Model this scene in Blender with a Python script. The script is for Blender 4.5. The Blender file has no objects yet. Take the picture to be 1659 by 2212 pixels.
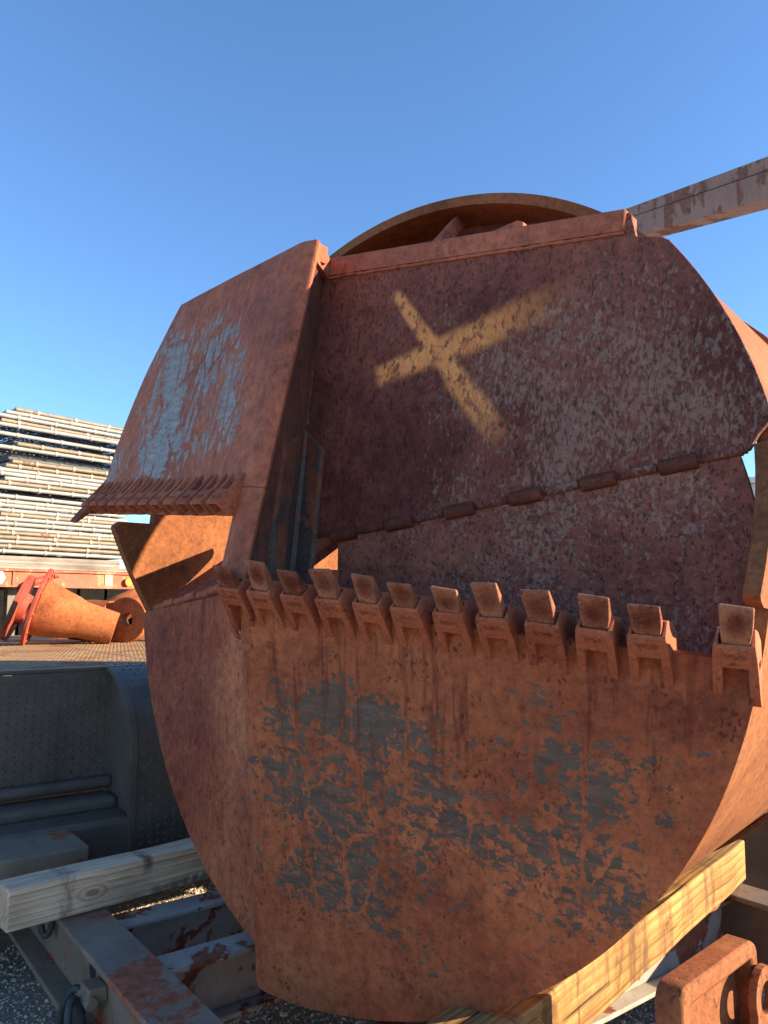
import bpy, bmesh, math, random
from mathutils import Vector, Matrix, noise
rnd = random.Random(7)
R_ = math.radians
SC = bpy.context.scene
COL = SC.collection

# ------------------------------------------------------------------ camera
H = 1.40                                    # eye height above the gravel
PSI = R_(40.4); PITCH = math.atan(202/1659.)
cam = bpy.data.cameras.new('camera'); camo = bpy.data.objects.new('camera', cam); COL.objects.link(camo)
cam.sensor_width = 36; cam.lens = 36*1659/2212.; cam.clip_end = 6000; cam.clip_start = 0.02
camo.location = (0, 0, H); camo.rotation_euler = (R_(90)+PITCH, 0, PSI)
SC.camera = camo
FH = Vector((-math.sin(PSI), math.cos(PSI), 0)); RT = Vector((math.cos(PSI), math.sin(PSI), 0))

# ------------------------------------------------------------------ sky and sun
SUN_AZ, SUN_EL = R_(97), R_(18)             # to the right of the view direction
sd = (FH*math.cos(SUN_AZ)+RT*math.sin(SUN_AZ))*math.cos(SUN_EL)+Vector((0, 0, math.sin(SUN_EL)))
W = bpy.data.worlds.new('World'); SC.world = W; W.use_nodes = True
wn = W.node_tree; bg = wn.nodes['Background']
sky = wn.nodes.new('ShaderNodeTexSky'); sky.sky_type = 'NISHITA'; sky.sun_disc = False
sky.sun_elevation = SUN_EL; sky.sun_rotation = math.atan2(sd.x, sd.y)
sky.air_density = 1.0; sky.dust_density = 0.0; sky.ozone_density = 5.5
wn.links.new(sky.outputs[0], bg.inputs[0]); bg.inputs[1].default_value = 0.108
sl = bpy.data.lights.new('sun', 'SUN'); so = bpy.data.objects.new('sun', sl); COL.objects.link(so)
sl.energy = 5.0; sl.angle = R_(0.5); sl.color = (1.0, 0.80, 0.55)
so.rotation_euler = sd.to_track_quat('Z', 'Y').to_euler(); so.location = sd*20
SC.view_settings.view_transform = 'Standard'; SC.view_settings.look = 'None'
SC.view_settings.exposure = 1.55; SC.view_settings.gamma = 1
SC.cycles.max_bounces = 6; SC.cycles.diffuse_bounces = 4; SC.cycles.glossy_bounces = 2

# ------------------------------------------------------------------ node helpers
class NT:
    def __init__(s, name):
        s.m = bpy.data.materials.new(name); s.m.use_nodes = True
        s.t = s.m.node_tree; s.bsdf = s.t.nodes['Principled BSDF']
        s.tc = s.t.nodes.new('ShaderNodeTexCoord'); s.co = s.tc.outputs['Object']
    def put(s, sock, v):
        if isinstance(v, bpy.types.NodeSocket): s.t.links.new(v, sock)
        elif isinstance(v, (tuple, list)) and len(v) == 3 and sock.type == 'RGBA': sock.default_value = (*v, 1)
        else: sock.default_value = v
    def nd(s, typ, **k):
        n = s.t.nodes.new(typ)
        for a, b in k.items(): setattr(n, a, b)
        return n
    def math(s, op, a, b=0.0, clamp=False):
        n = s.nd('ShaderNodeMath', operation=op, use_clamp=clamp); s.put(n.inputs[0], a); s.put(n.inputs[1], b); return n.outputs[0]
    def mul(s, a, b): return s.math('MULTIPLY', a, b)
    def add(s, a, b, clamp=False): return s.math('ADD', a, b, clamp)
    def mix(s, f, a, b, blend='MIX'):
        n = s.nd('ShaderNodeMix', data_type='RGBA', blend_type=blend)
        s.put(n.inputs[0], f); s.put(n.inputs[6], a); s.put(n.inputs[7], b); return n.outputs[2]
    def sst(s, v, a, b, lo=0., hi=1.):
        n = s.nd('ShaderNodeMapRange', interpolation_type='SMOOTHSTEP')
        s.put(n.inputs[0], v); n.inputs[1].default_value = a; n.inputs[2].default_value = b
        n.inputs[3].default_value = lo; n.inputs[4].default_value = hi; return n.outputs[0]
    def map(s, vec, loc=(0, 0, 0), rot=(0, 0, 0), sc=(1, 1, 1)):
        n = s.nd('ShaderNodeMapping'); s.put(n.inputs[0], vec)
        n.inputs[1].default_value = loc; n.inputs[2].default_value = rot; n.inputs[3].default_value = sc; return n.outputs[0]
    def noise(s, vec, scale, detail=6, rough=.6, dist=0.):
        n = s.nd('ShaderNodeTexNoise'); s.put(n.inputs['Vector'], vec); n.inputs['Scale'].default_value = scale
        n.inputs['Detail'].default_value = detail; n.inputs['Roughness'].default_value = rough; n.inputs['Distortion'].default_value = dist
        return n.outputs[0]
    def vor(s, vec, scale, feature='F1', rnd_=1.0):
        n = s.nd('ShaderNodeTexVoronoi', feature=feature); s.put(n.inputs['Vector'], vec); n.inputs['Scale'].default_value = scale
        n.inputs['Randomness'].default_value = rnd_; return n.outputs[0]
    def ramp(s, f, stops):
        n = s.nd('ShaderNodeValToRGB'); s.put(n.inputs[0], f); e = n.color_ramp.elements
        while len(e) < len(stops): e.new(.5)
        for i, (p, c) in enumerate(stops): e[i].position = p; e[i].color = (*c, 1)
        return n.outputs[0]
    def xyz(s, vec):
        n = s.nd('ShaderNodeSeparateXYZ'); s.put(n.inputs[0], vec); return n.outputs
    def rand(s): return s.nd('ShaderNodeObjectInfo').outputs['Random']
    def offs(s, vec, v):
        n = s.nd('ShaderNodeVectorMath', operation='ADD'); s.put(n.inputs[0], vec); s.put(n.inputs[1], v); return n.outputs[0]
    def blob(s, c, r, soft=.5, co=None):
        """1 inside an ellipsoid of centre c and radii r, softly 0 outside"""
        v = s.map(co or s.co, sc=tuple(1/a for a in r), loc=tuple(-a/b for a, b in zip(c, r)))
        n = s.nd('ShaderNodeVectorMath', operation='LENGTH'); s.put(n.inputs[0], v)
        return s.sst(n.outputs[1], 1+soft*.5, 1-soft*.5)
    def bump(s, h, strength=.5, dist=.01, nrm=None):
        n = s.nd('ShaderNodeBump'); n.inputs['Strength'].default_value = strength; n.inputs['Distance'].default_value = dist
        s.put(n.inputs['Height'], h)
        if nrm: s.put(n.inputs['Normal'], nrm)
        return n.outputs[0]
    def done(s, color, rough=.8, nrm=None, spec=.3, metal=0.):
        b = s.bsdf; s.put(b.inputs['Base Color'], color); s.put(b.inputs['Roughness'], rough)
        b.inputs['Specular IOR Level'].default_value = spec; s.put(b.inputs['Metallic'], metal)
        if nrm: s.put(b.inputs['Normal'], nrm)
        return s.m

DK, MD, LT = (.050, .019, .015), (.150, .052, .030), (.255, .098, .050)

def rust(name, tones=(DK, MD, LT), fine=45., pits=.5, streak=.35, fleck=None, patch=None, seed=0., per_obj=False, rough=.82, top_col=None, bumps=.5, light_blobs=(), dark_blobs=(), drips=(), warm=(.76, .68, .58)):
    n = NT(name); raw = n.co
    co = n.offs(raw, (seed*1.7, seed*.9, seed*2.3))
    if per_obj:
        c = n.nd('ShaderNodeCombineXYZ'); r = n.mul(n.rand(), 37.)
        for i in range(3): n.put(c.inputs[i], r)
        co = n.offs(co, c.outputs[0])
    big = n.noise(co, 2.3, 9, .62, .4)
    col = n.ramp(big, [(.30, tones[0]), (.46, tones[1]), (.66, tones[2])])
    mid = n.noise(co, 11., 8, .7)
    col = n.mix(n.sst(mid, .40, .72), col, n.mix(.5, col, tones[2]))
    # rain streaks
    st = n.noise(n.map(co, sc=(16, 16, 1.1)), 1., 6, .65)
    col = n.mix(n.mul(n.sst(st, .52, .74), streak), col, tones[0])
    st2 = n.noise(n.map(co, sc=(30, 30, 1.6), loc=(3, 1, 7)), 1., 5, .6)
    col = n.mix(n.mul(n.sst(st2, .55, .75), streak*.7), col, tones[2])
    for c, r, f in light_blobs: col = n.mix(n.mul(n.blob(c, r, 1.0), n.sst(mid, .30, .6, f*.5, f)), col, tuple(min(1, x*1.25) for x in tones[2]))
    for c, r, f in dark_blobs: col = n.mix(n.mul(n.blob(c, r, 1.2), n.sst(mid, .30, .6, f, f*.55)), col, tones[0])
    fn = n.noise(co, fine, 7, .78)
    mot = n.noise(n.map(co, sc=(1, 1, .7), loc=(4, 9, 2)), 24., 7, .72, .5)
    col = n.mix(n.sst(mot, .54, .66, 0., .45), col, tones[0])
    col = n.mix(n.sst(mot, .46, .34, 0., .32), col, tuple(min(1, x*1.12) for x in tones[2]))
    col = n.mix(1., col, n.ramp(fn, [(.28, (.52, .48, .48)), (.5, (1, 1, 1)), (.74, (1.45, 1.4, 1.35))]), 'MULTIPLY')
    hgt = n.mul(fn, .5)
    # pits: dark dimples
    wob = n.nd('ShaderNodeTexNoise'); n.put(wob.inputs['Vector'], co); wob.inputs['Scale'].default_value = 70.; wob.inputs['Detail'].default_value = 3
    wsc = n.nd('ShaderNodeVectorMath', operation='SCALE'); n.put(wsc.inputs[0], wob.outputs['Color']); wsc.inputs['Scale'].default_value = .022
    pv = n.vor(n.map(n.offs(co, wsc.outputs[0]), sc=(1, 1, .62)), 78.)
    pm = n.mul(n.sst(pv, .36, .20), n.sst(n.noise(co, 9., 5, .65), .50, .60))
    col = n.mix(n.mul(pm, pits), col, tuple(x*.55 for x in tones[0]))
    hgt = n.math('SUBTRACT', hgt, n.mul(pm, .6))
    rgh = rough
    if fleck:                                       # mill scale flaking off in little elongated scabs
        fcol, fscale, thr, stretch, regs, dark = fleck
        fv = n.map(co, rot=(0, R_(-9), 0), sc=(1, 1, stretch))
        ff = n.noise(fv, fscale, 4, .62, .3)
        reg = n.add(n.mul(n.math('SUBTRACT', n.noise(co, 4.0, 6, .62), .5), 1.7), .5)
        for c, r, f in regs: reg = n.add(reg, n.mul(n.blob(c, r, 1.1), f))
        fm = n.sst(n.add(ff, n.mul(reg, .42)), thr-.02, thr+.09)
        gv = n.noise(co, 90., 5, .7)
        col = n.mix(n.mul(fm, .50), col, n.mix(n.sst(gv, .35, .7), fcol, tuple(x*1.45 for x in fcol)))
        dm = n.sst(n.noise(n.map(fv, loc=(5, 2, 4)), fscale*1.3, 3, .5), .56, .68)
        col = n.mix(n.mul(dm, dark), col, (.050, .018, .018))
        hgt = n.add(hgt, n.mul(fm, .5)); hgt = n.math('SUBTRACT', hgt, n.mul(dm, .5))
    if patch:                                       # larger islands of slate coloured scale
        pcol, pscale, thr, regs, ridg, sc, (drot, dsc, dw) = patch
        clus = n.noise(n.map(co, rot=(0, R_(20), 0), sc=sc), pscale, 5, .6, .3)        # where the scale has stayed on
        flake = n.noise(n.map(co, rot=(0, R_(drot), 0), sc=dsc), 1., 7, .72, .35)       # single flakes
        reg = 0.
        for c, r, f in regs: reg = n.add(reg, n.mul(n.blob(c, r, 1.6), f))
        lines = n.noise(n.map(co, rot=(0, R_(31), 0), sc=(3.2, 10, 46)), 1., 4, .55)
        crk = n.nd('ShaderNodeTexVoronoi', feature='DISTANCE_TO_EDGE'); n.put(crk.inputs['Vector'], n.offs(n.map(co, sc=(1, 1, .55)), wsc.outputs[0])); crk.inputs['Scale'].default_value = 7.5
        v = n.add(n.add(n.mul(n.math('SUBTRACT', clus, .5), 1.15), n.mul(n.math('SUBTRACT', flake, .5), dw)), n.add(n.mul(reg, .5), .5))
        v = n.math('SUBTRACT', v, n.sst(crk.outputs['Distance'], .05, .0, 0., .26))      # rust veins along the cracks
        pm2 = n.sst(v, thr, thr+.035)
        tint = n.noise(n.map(co, rot=(0, R_(28), 0), sc=(14, 14, 70)), 1., 5, .65)
        pc = n.ramp(tint, [(.32, tuple(x*.65 for x in pcol)), (.52, pcol), (.74, tuple(min(1, x*1.45) for x in pcol))])
        spk = n.sst(n.noise(co, 75., 4, .7), .58, .64)
        pm2 = n.mul(pm2, n.sst(spk, 0., 1., 1., .25))
        col = n.mix(n.mul(pm2, .93), col, pc)
        edge = n.mul(n.sst(v, thr-.05, thr), n.sst(v, thr+.03, thr))
        col = n.mix(n.mul(edge, .35), col, tuple(x*1.15 for x in tones[2]))
        hgt = n.add(hgt, n.mul(pm2, .8)); hgt = n.add(hgt, n.mul(n.mul(pm2, lines), ridg))
        rgh = n.sst(pm2, 0., 1., rough, .52)
    if top_col:                                       # coloured mark: strokes (x0,z0,x1,z1,w0,w1,fade0,fade1)
        pcol, strokes = top_col; m = None
        X, _, Z = n.xyz(raw); X = n.add(X, n.mul(n.math('SUBTRACT', n.noise(raw, 9., 4, .6), .5), .035)); Z = n.add(Z, n.mul(n.math('SUBTRACT', n.noise(n.offs(raw, (4, 4, 4)), 9., 4, .6), .5), .035))
        for x0, z0, x1, z1, w0, w1, f0, f1 in strokes:
            L = math.hypot(x1-x0, z1-z0); dx, dz = (x1-x0)/L, (z1-z0)/L
            a = n.add(n.mul(n.math('SUBTRACT', X, x0), dx), n.mul(n.math('SUBTRACT', Z, z0), dz))
            b = n.math('ABSOLUTE', n.add(n.mul(n.math('SUBTRACT', X, x0), -dz), n.mul(n.math('SUBTRACT', Z, z0), dx)))
            wv = n.sst(a, 0, L, w0, w1)
            k = n.mul(n.sst(n.math('DIVIDE', b, wv), 1.05, .35), n.mul(n.sst(a, -f0*.4, f0), n.sst(a, L+f1*.3, L-f1)))
            m = k if m is None else n.math('MAXIMUM', m, k)
        gr = n.noise(n.map(co, rot=(0, R_(-9), 0), sc=(1, 1, .55)), 60., 6, .7)
        keep = n.sst(gr, .60, .50)
        m = n.mul(m, n.add(n.mul(keep, .8), .2))
        col = n.mix(n.mul(m, .92), col, n.mix(n.sst(n.noise(co, 25., 5, .7), .35, .7), pcol[0], pcol[1]))
    for c, r, f in drips: col = n.mix(n.mul(n.mul(n.blob(c, r, 1.2), f), n.sst(n.noise(n.map(co, sc=(26, 10, 1.3), loc=(1, 0, 3)), 1., 5, .65), .53, .62)), col, (.13, .022, .014))
    col = n.mix(1., col, warm, 'MULTIPLY')
    nb = n.bump(hgt, bumps, .004)
    nb = n.bump(n.noise(co, 5., 5, .5), bumps*.5, .03, nb)
    return n.done(col, rgh, nb, .25)

def wood(name, c0, c1, c2, stains=None, axis_off=(.21, 0, -.16), cscale=30., knots=()):
    n = NT(name); co = n.co                         # grain follows local Y
    w = n.offs(n.map(co, sc=(1, .16, 1)), axis_off)
    dis = n.noise(n.map(co, sc=(5, .9, 5)), 1.3, 4, .55)
    wv = n.nd('ShaderNodeTexWave', wave_type='RINGS', rings_direction='Y', wave_profile='SAW')
    n.put(wv.inputs['Vector'], w); wv.inputs['Scale'].default_value = cscale; wv.inputs['Distortion'].default_value = 1.3
    wv.inputs['Detail'].default_value = 3; wv.inputs['Detail Scale'].default_value = 1.6
    g = wv.outputs[1]
    fib = n.noise(n.map(co, sc=(150, 3.5, 150)), 1., 5, .7)
    gr2 = n.noise(n.offs(n.map(co, sc=(46, .8, 46)), (3, 1, 8)), 1., 4, .6, .6)
    g = n.add(n.mul(g, .38), n.mul(gr2, .66))
    for kc, kr in knots:
        v = n.map(co, sc=(1/kr, .45/kr, 1/kr), loc=(-kc[0]/kr, -kc[1]*.45/kr, -kc[2]/kr))
        ln = n.nd('ShaderNodeVectorMath', operation='LENGTH'); n.put(ln.inputs[0], v)
        rg = n.math('SINE', n.mul(n.add(ln.outputs[1], n.mul(dis, 1.8)), 9.))
        g = n.mix(n.sst(ln.outputs[1], 2.2, .8), g, n.add(n.mul(rg, .10), .40)); g = n.mix(n.sst(ln.outputs[1], .8, .2, 0., .7), g, (.12, .12, .12))
    col = n.ramp(g, [(.22, c0), (.45, c1), (.72, c2)])
    col = n.mix(n.sst(fib, .42, .66, 0., .5), col, c0)
    tone = n.noise(n.map(co, sc=(2, 1, 2)), 2.5, 6, .6)
    col = n.mix(1., col, n.ramp(tone, [(.3, (.6, .58, .56)), (.6, (1.1, 1.1, 1.1))]), 'MULTIPLY')
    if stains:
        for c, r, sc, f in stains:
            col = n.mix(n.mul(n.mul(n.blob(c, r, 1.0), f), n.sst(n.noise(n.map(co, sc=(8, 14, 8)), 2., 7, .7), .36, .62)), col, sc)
    crack = n.noise(n.map(co, sc=(28, .9, 28), loc=(2, 5, 1)), 1., 3, .5)
    cm = n.sst(crack, .655, .70)
    col = n.mix(n.mul(cm, .85), col, (.018, .014, .011))
    h = n.add(n.mul(g, .35), n.mul(fib, .5)); h = n.math('SUBTRACT', h, cm)
    return n.done(col, .85, n.bump(h, .7, .004), .2)

def painted_steel(name, top_col, wear, thr=.60, rough=.5, edge_scale=3., per=False, streak=.5, fine=35.):
    n = NT(name); co = n.co
    if per:
        c = n.nd('ShaderNodeCombineXYZ'); r = n.mul(n.rand(), 37.)
        for i in range(3): n.put(c.inputs[i], r)
        co = n.offs(co, c.outputs[0])
    big = n.noise(co, edge_scale, 10, .68, .3)
    st = n.noise(n.map(co, sc=(14, 14, 1.5)), 1., 5, .6)
    v = n.add(big, n.mul(n.math('SUBTRACT', st, .5), streak))
    m = n.sst(v, thr, thr+.03)
    rc = n.ramp(n.noise(co, fine, 6, .7), [(.3, tuple(x*.5 for x in wear)), (.7, tuple(x*1.4 for x in wear))])
    pc = n.ramp(n.noise(co, 6., 7, .65), [(.3, tuple(x*.7 for x in top_col)), (.7, tuple(min(1, x*1.25) for x in top_col))])
    pc = n.mix(n.mul(n.sst(n.noise(co, 28., 5, .7), .56, .7), .35), pc, (.16, .13, .11))
    col = n.mix(m, pc, rc)
    h = n.add(n.mul(n.noise(co, fine*2, 5, .7), .4), n.mul(m, -.6))
    return n.done(col, n.sst(m, 0, 1, rough, .85), n.bump(h, .35, .003), .35)

# ------------------------------------------------------------------ mesh helpers
class MB:
    def __init__(s): s.v = []; s.f = []
    def add(s, vs, fs):
        o = len(s.v); s.v += [tuple(p) for p in vs]; s.f += [tuple(i+o for i in f) for f in fs]; return s
    def box(s, lo, hi, M=None):
        vs = [Vector((x, y, z)) for z in (lo[2], hi[2]) for y in (lo[1], hi[1]) for x in (lo[0], hi[0])]
        if M: vs = [M @ p for p in vs]
        return s.add(vs, [(0, 2, 3, 1), (4, 5, 7, 6), (0, 1, 5, 4), (2, 6, 7, 3), (0, 4, 6, 2), (1, 3, 7, 5)])
    def prism(s, poly, f, h0, h1):
        """poly: 2D outline (counter-clockwise seen from +h), f(a,b,h)->3D"""
        k = len(poly); vs = [f(a, b, h0) for a, b in poly]+[f(a, b, h1) for a, b in poly]
        fs = [tuple(range(k))[::-1], tuple(range(k, 2*k))]+[(i, (i+1) % k, k+(i+1) % k, k+i) for i in range(k)]
        return s.add(vs, fs)
    def tube(s, pts, r, n=10, cap=True, closed=False):
        pts = [Vector(p) for p in pts]; k = len(pts); rr = r if isinstance(r, (list, tuple)) else [r]*k
        t0 = (pts[1]-pts[0]).normalized(); up = Vector((0, 0, 1)) if abs(t0.z) < .9 else Vector((1, 0, 0))
        a = t0.cross(up).normalized(); vs = []
        for i, p in enumerate(pts):
            if closed: t = (pts[(i+1) % k]-pts[i-1]).normalized()
            else: t = (pts[min(i+1, k-1)]-pts[max(i-1, 0)]).normalized()
            a = (a-t*a.dot(t)).normalized(); b = t.cross(a)
            for j in range(n):
                q = 2*math.pi*j/n; vs.append(p+(a*math.cos(q)+b*math.sin(q))*rr[i])
        fs = []; m = k if closed else k-1
        for i in range(m):
            for j in range(n):
                i2 = (i+1) % k; fs.append((i*n+j, i*n+(j+1) % n, i2*n+(j+1) % n, i2*n+j))
        if cap and not closed: fs += [tuple(range(n))[::-1], tuple(range((k-1)*n, k*n))]
        return s.add(vs, fs)
    def lathe(s, prof, n, f, closed_prof=False):
        """prof: [(h,r)], f(h,x,y)->3D"""
        k = len(prof); vs = []
        for h, r in prof:
            for j in range(n):
                q = 2*math.pi*j/n; vs.append(f(h, r*math.cos(q), r*math.sin(q)))
        fs = []
        for i in range(k if closed_prof else k-1):
            i2 = (i+1) % k
            for j in range(n): fs.append((i*n+j, i*n+(j+1) % n, i2*n+(j+1) % n, i2*n+j))
        return s.add(vs, fs)
    def grid(s, rows, flip=False):
        k = len(rows[0]); vs = [p for r in rows for p in r]; fs = []
        for i in range(len(rows)-1):
            for j in range(k-1):
                q = (i*k+j, i*k+j+1, (i+1)*k+j+1, (i+1)*k+j); fs.append(q[::-1] if flip else q)
        return s.add(vs, fs)
    def mesh(s, name, mat, smooth=None, fix=True):
        me = bpy.data.meshes.new(name); me.from_pydata(s.v, [], s.f)
        if fix:
            bm = bmesh.new(); bm.from_mesh(me); bmesh.ops.recalc_face_normals(bm, faces=bm.faces); bm.to_mesh(me); bm.free()
        if smooth is not None:
            for p in me.polygons: p.use_smooth = True
            me.set_sharp_from_angle(angle=R_(smooth))
        me.materials.append(mat); me.update(); return me
    def build(s, name, mat, parent=None, smooth=None, bevel=0, solid=0, fix=True, M=None):
        return link(name, s.mesh(name, mat, smooth, fix), parent, bevel, solid, M)

def link(name, me, parent=None, bevel=0, solid=0, M=None):
    o = bpy.data.objects.new(name, me); COL.objects.link(o)
    if parent: o.parent = parent
    if M is not None: o.matrix_local = M
    if solid:
        m = o.modifiers.new('solid', 'SOLIDIFY'); m.thickness = solid; m.offset = -1; m.use_even_offset = False
    if bevel:
        m = o.modifiers.new('bevel', 'BEVEL'); m.width = bevel; m.segments = 2; m.limit_method = 'ANGLE'; m.angle_limit = R_(40)
    if solid:
        m = o.modifiers.new('split', 'EDGE_SPLIT'); m.split_angle = R_(42)
    return o
def tag(o, label=None, cat=None, group=None, kind=None):
    for k, v in (('label', label), ('category', cat), ('group', group), ('kind', kind)):
        if v: o[k] = v
    return o
def empty(name, loc=(0, 0, 0), rot=(0, 0, 0)):
    o = bpy.data.objects.new(name, None); COL.objects.link(o); o.location = loc; o.rotation_euler = rot
    o.empty_display_size = .1; return o
def jit(x, y, z, s, a): return (noise.noise(Vector((x*s, y*s, z*s))))*a

# ------------------------------------------------------------------ materials
BASE = (0, 0, 0)
def PQ(p, q, d=1.4): return (p, d-2.2, q+1.1)      # bucket local point of plate coordinates
m_front = rust('rust_cutting_plate', tones=((.19, .048, .028), (.40, .118, .056), (.53, .190, .090)), seed=2, pits=.75, streak=.30,
    patch=((.125, .122, .112), 4.2, .705, [(PQ(.36, -.44), (.60, .9, .40), .36), (PQ(.22, -.66), (.34, .9, .34), .18), (PQ(.45, -.15), (.9, .9, .12), -.5), (PQ(.30, -1.08), (.9, .9, .14), -.4), (PQ(-.02, -.5), (.08, .9, .6), -.4)], .9, (1., 1, 1.3), (22, (40, 40, 56), 1.65)),
    light_blobs=[(PQ(.72, -.62), (.35, .6, .10), .5)], dark_blobs=[(PQ(.6, -.27), (.6, .6, .09), .35)], drips=[(PQ(.6, -.27), (.75, .9, .15), .5), (PQ(.2, -.6), (.5, .9, .4), .25)])
m_ul = rust('rust_cutting_plate_blue_scale', tones=((.24, .092, .074), (.42, .145, .095), (.55, .205, .125)), seed=5, pits=.4, streak=.35, fine=38.,
    patch=((.31, .34, .345), 3.4, .625, [(PQ(-.36, .54), (.34, .9, .26), .38), (PQ(-.74, .46), (.14, .9, .36), .42), (PQ(-.42, .27), (.30, .9, .10), .30), (PQ(-.85, .24), (.3, .9, .07), .25), (PQ(-.05, .5), (.14, .9, .6), -.5), (PQ(-.5, .78), (.8, .9, .08), -.4)], .5, (1.1, 1, .9), (-9, (52, 52, 13), 1.0)))
m_ur = rust('rust_side_plate_pitted', tones=((.075, .022, .024), (.160, .052, .048), (.30, .118, .092)), seed=9, pits=.4, streak=.30, bumps=.9,
    fleck=((.30, .235, .215), 105., .79, .50, [(PQ(.78, .36), (.35, .6, .34), .22), (PQ(.45, .25), (.22, .6, .22), .20), (PQ(.5, .55), (.25, .6, .16), .12), (PQ(.10, .25), (.16, .6, .3), -.35), (PQ(.35, .75), (.6, .6, .12), -.3)], .5),
    light_blobs=[(PQ(.4, .76), (.7, .6, .10), .55), (PQ(.1, .58), (.14, .6, .14), .5), (PQ(.72, .55), (.14, .6, .3), .3)],
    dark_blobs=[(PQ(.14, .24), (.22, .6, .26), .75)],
    top_col=(((1.0, .50, .20), (.95, .40, .15)), [(.170, 1.785, .500, 1.385, .020, .046, .02, .14), (.135, 1.553, .620, 1.715, .036, .056, .02, .26)]))
m_door = rust('rust_door_flecked', tones=((.115, .038, .036), (.24, .085, .070), (.36, .145, .105)), seed=14, pits=.7, streak=.5, bumps=.8,
    fleck=((.32, .255, .23), 95., .79, .75, [(PQ(.78, .05), (.4, .6, .3), .20), (PQ(.3, .05), (.3, .6, .1), .0)], .6),
    light_blobs=[(PQ(.35, .02), (.35, .6, .05), .35)])
m_ll = rust('rust_side_plate_streaked', tones=((.18, .044, .033), (.42, .115, .066), (.60, .235, .125)), seed=21, pits=.6, streak=.65, warm=(.72, .60, .48),
    fleck=((.22, .175, .155), 50., .90, .45, [(PQ(-.25, -.5), (.2, .6, .4), .25)], .35),
    light_blobs=[(PQ(-.30, -.38), (.16, .9, .26), 1.0)], dark_blobs=[(PQ(-.06, -.5), (.10, .9, .4), .9), (PQ(-.75, -.55), (.3, .9, .45), .6)])
m_step = rust('rust_step_plate_shade', tones=((.060, .030, .030), (.125, .055, .048), (.22, .090, .066)), seed=26, pits=.4, streak=.6)  # rust with the shade of the step wall put into its tones
m_barrel = rust('rust_barrel', warm=(1., .95, .80), tones=((.10, .036, .017), (.21, .076, .033), (.30, .120, .052)), seed=31, pits=.35, streak=.05, fine=60.)
m_tooth_h = rust('rust_tooth_holder', tones=((.24, .070, .042), (.43, .135, .074), (.54, .195, .110)), seed=37, pits=.6, per_obj=True, fine=120., streak=.2, bumps=.6)
m_tooth = rust('rust_tooth', tones=((.14, .030, .020), (.40, .165, .100), (.52, .255, .165)), seed=41, pits=.5, per_obj=True, fine=140., streak=.2, dark_blobs=[((0.003, .068, .088), (.024, .026, .026), 1.0), ((0.0, .062, .084), (.016, .018, .02), .8)])
m_bar = rust('rust_stiffener', tones=((.26, .092, .072), (.42, .145, .098), (.54, .200, .130)), seed=44, pits=.3, streak=.2)
m_hinge = rust('rust_hinge', tones=((.050, .017, .016), (.11, .038, .032), (.22, .082, .056)), seed=47, per_obj=True, fine=110., bumps=.8)
m_scale = rust('rust_pocket_scale', tones=((.020, .010, .010), (.055, .024, .022), (.16, .065, .045)), seed=71, per_obj=True, fine=130., pits=.8, streak=.1)
m_wear = rust('rust_wear_plate_blue', tones=((.10, .042, .032), (.20, .080, .054), (.28, .115, .07)), seed=52, pits=.4, streak=.3,
    patch=((.085, .092, .100), 4., .60, [(PQ(-.05, .1), (.5, 1, .6), .30)], .2, (1.4, 1, .6), (-4, (30, 30, 9), .9)))
m_bracket = rust('rust_bracket_orange', warm=(1., .95, .80), tones=((.13, .048, .024), (.24, .086, .038), (.33, .138, .064)), seed=57, pits=.7, fine=75., streak=.1)
m_pipe_tan = painted_steel('tan_pipe', (.22, .175, .125), (.19, .11, .065), .60, .5, 6., True)
m_pipe_galv = painted_steel('galvanised_pipe', (.29, .285, .265), (.22, .18, .13), .66, .42, 6., True)
m_pipe_dark = painted_steel('dull_grey_pipe', (.10, .105, .115), (.08, .06, .05), .70, .6, 6., True)
m_wire = NT('dark_chain_wire'); m_wire = m_wire.done((.075, .08, .095), .4, None, .5, .6)
m_band = NT('clamp_band'); m_band = m_band.done((.42, .38, .30), .45, None, .5, .3)
m_rail = painted_steel('grey_trailer_steel', (.26, .195, .135), (.36, .115, .055), .545, .55, 3.5, False, .25)
m_cross = painted_steel('pale_flaking_crossmember', (.42, .375, .31), (.27, .09, .045), .50, .6, 4., True, .3)
m_cross2 = painted_steel('brown_side_rail', (.16, .115, .075), (.16, .075, .035), .56, .65, 4., False, .3)
m_black = painted_steel('black_painted_steel', (.125, .104, .082), (.24, .10, .06), .68, .5, 3., False, .2)
m_deck = painted_steel('rusty_tread_deck', (.34, .20, .095), (.26, .13, .055), .52, .7, 3., False, .1)
m_red = painted_steel('red_flaking_rail', (.42, .095, .045), (.42, .24, .12), .53, .6, 3., False, .5)
m_cone = rust('rust_bell_orange', warm=(1., .95, .80), tones=((.14, .036, .016), (.31, .092, .036), (.40, .15, .058)), seed=63, pits=.5, streak=.3, fine=50.)
m_conered = painted_steel('red_flange', (.36, .06, .035), (.26, .10, .05), .56, .6, 6., True)
m_timber_g = wood('weathered_grey_timber', (.36, .235, .145), (.78, .54, .345), (.92, .69, .46),
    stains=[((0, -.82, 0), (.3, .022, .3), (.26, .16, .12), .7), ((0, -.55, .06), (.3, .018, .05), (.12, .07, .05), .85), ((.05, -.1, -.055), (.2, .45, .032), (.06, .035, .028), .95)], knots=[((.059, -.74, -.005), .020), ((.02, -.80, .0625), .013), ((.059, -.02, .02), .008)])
_r = random.Random(3)
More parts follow.
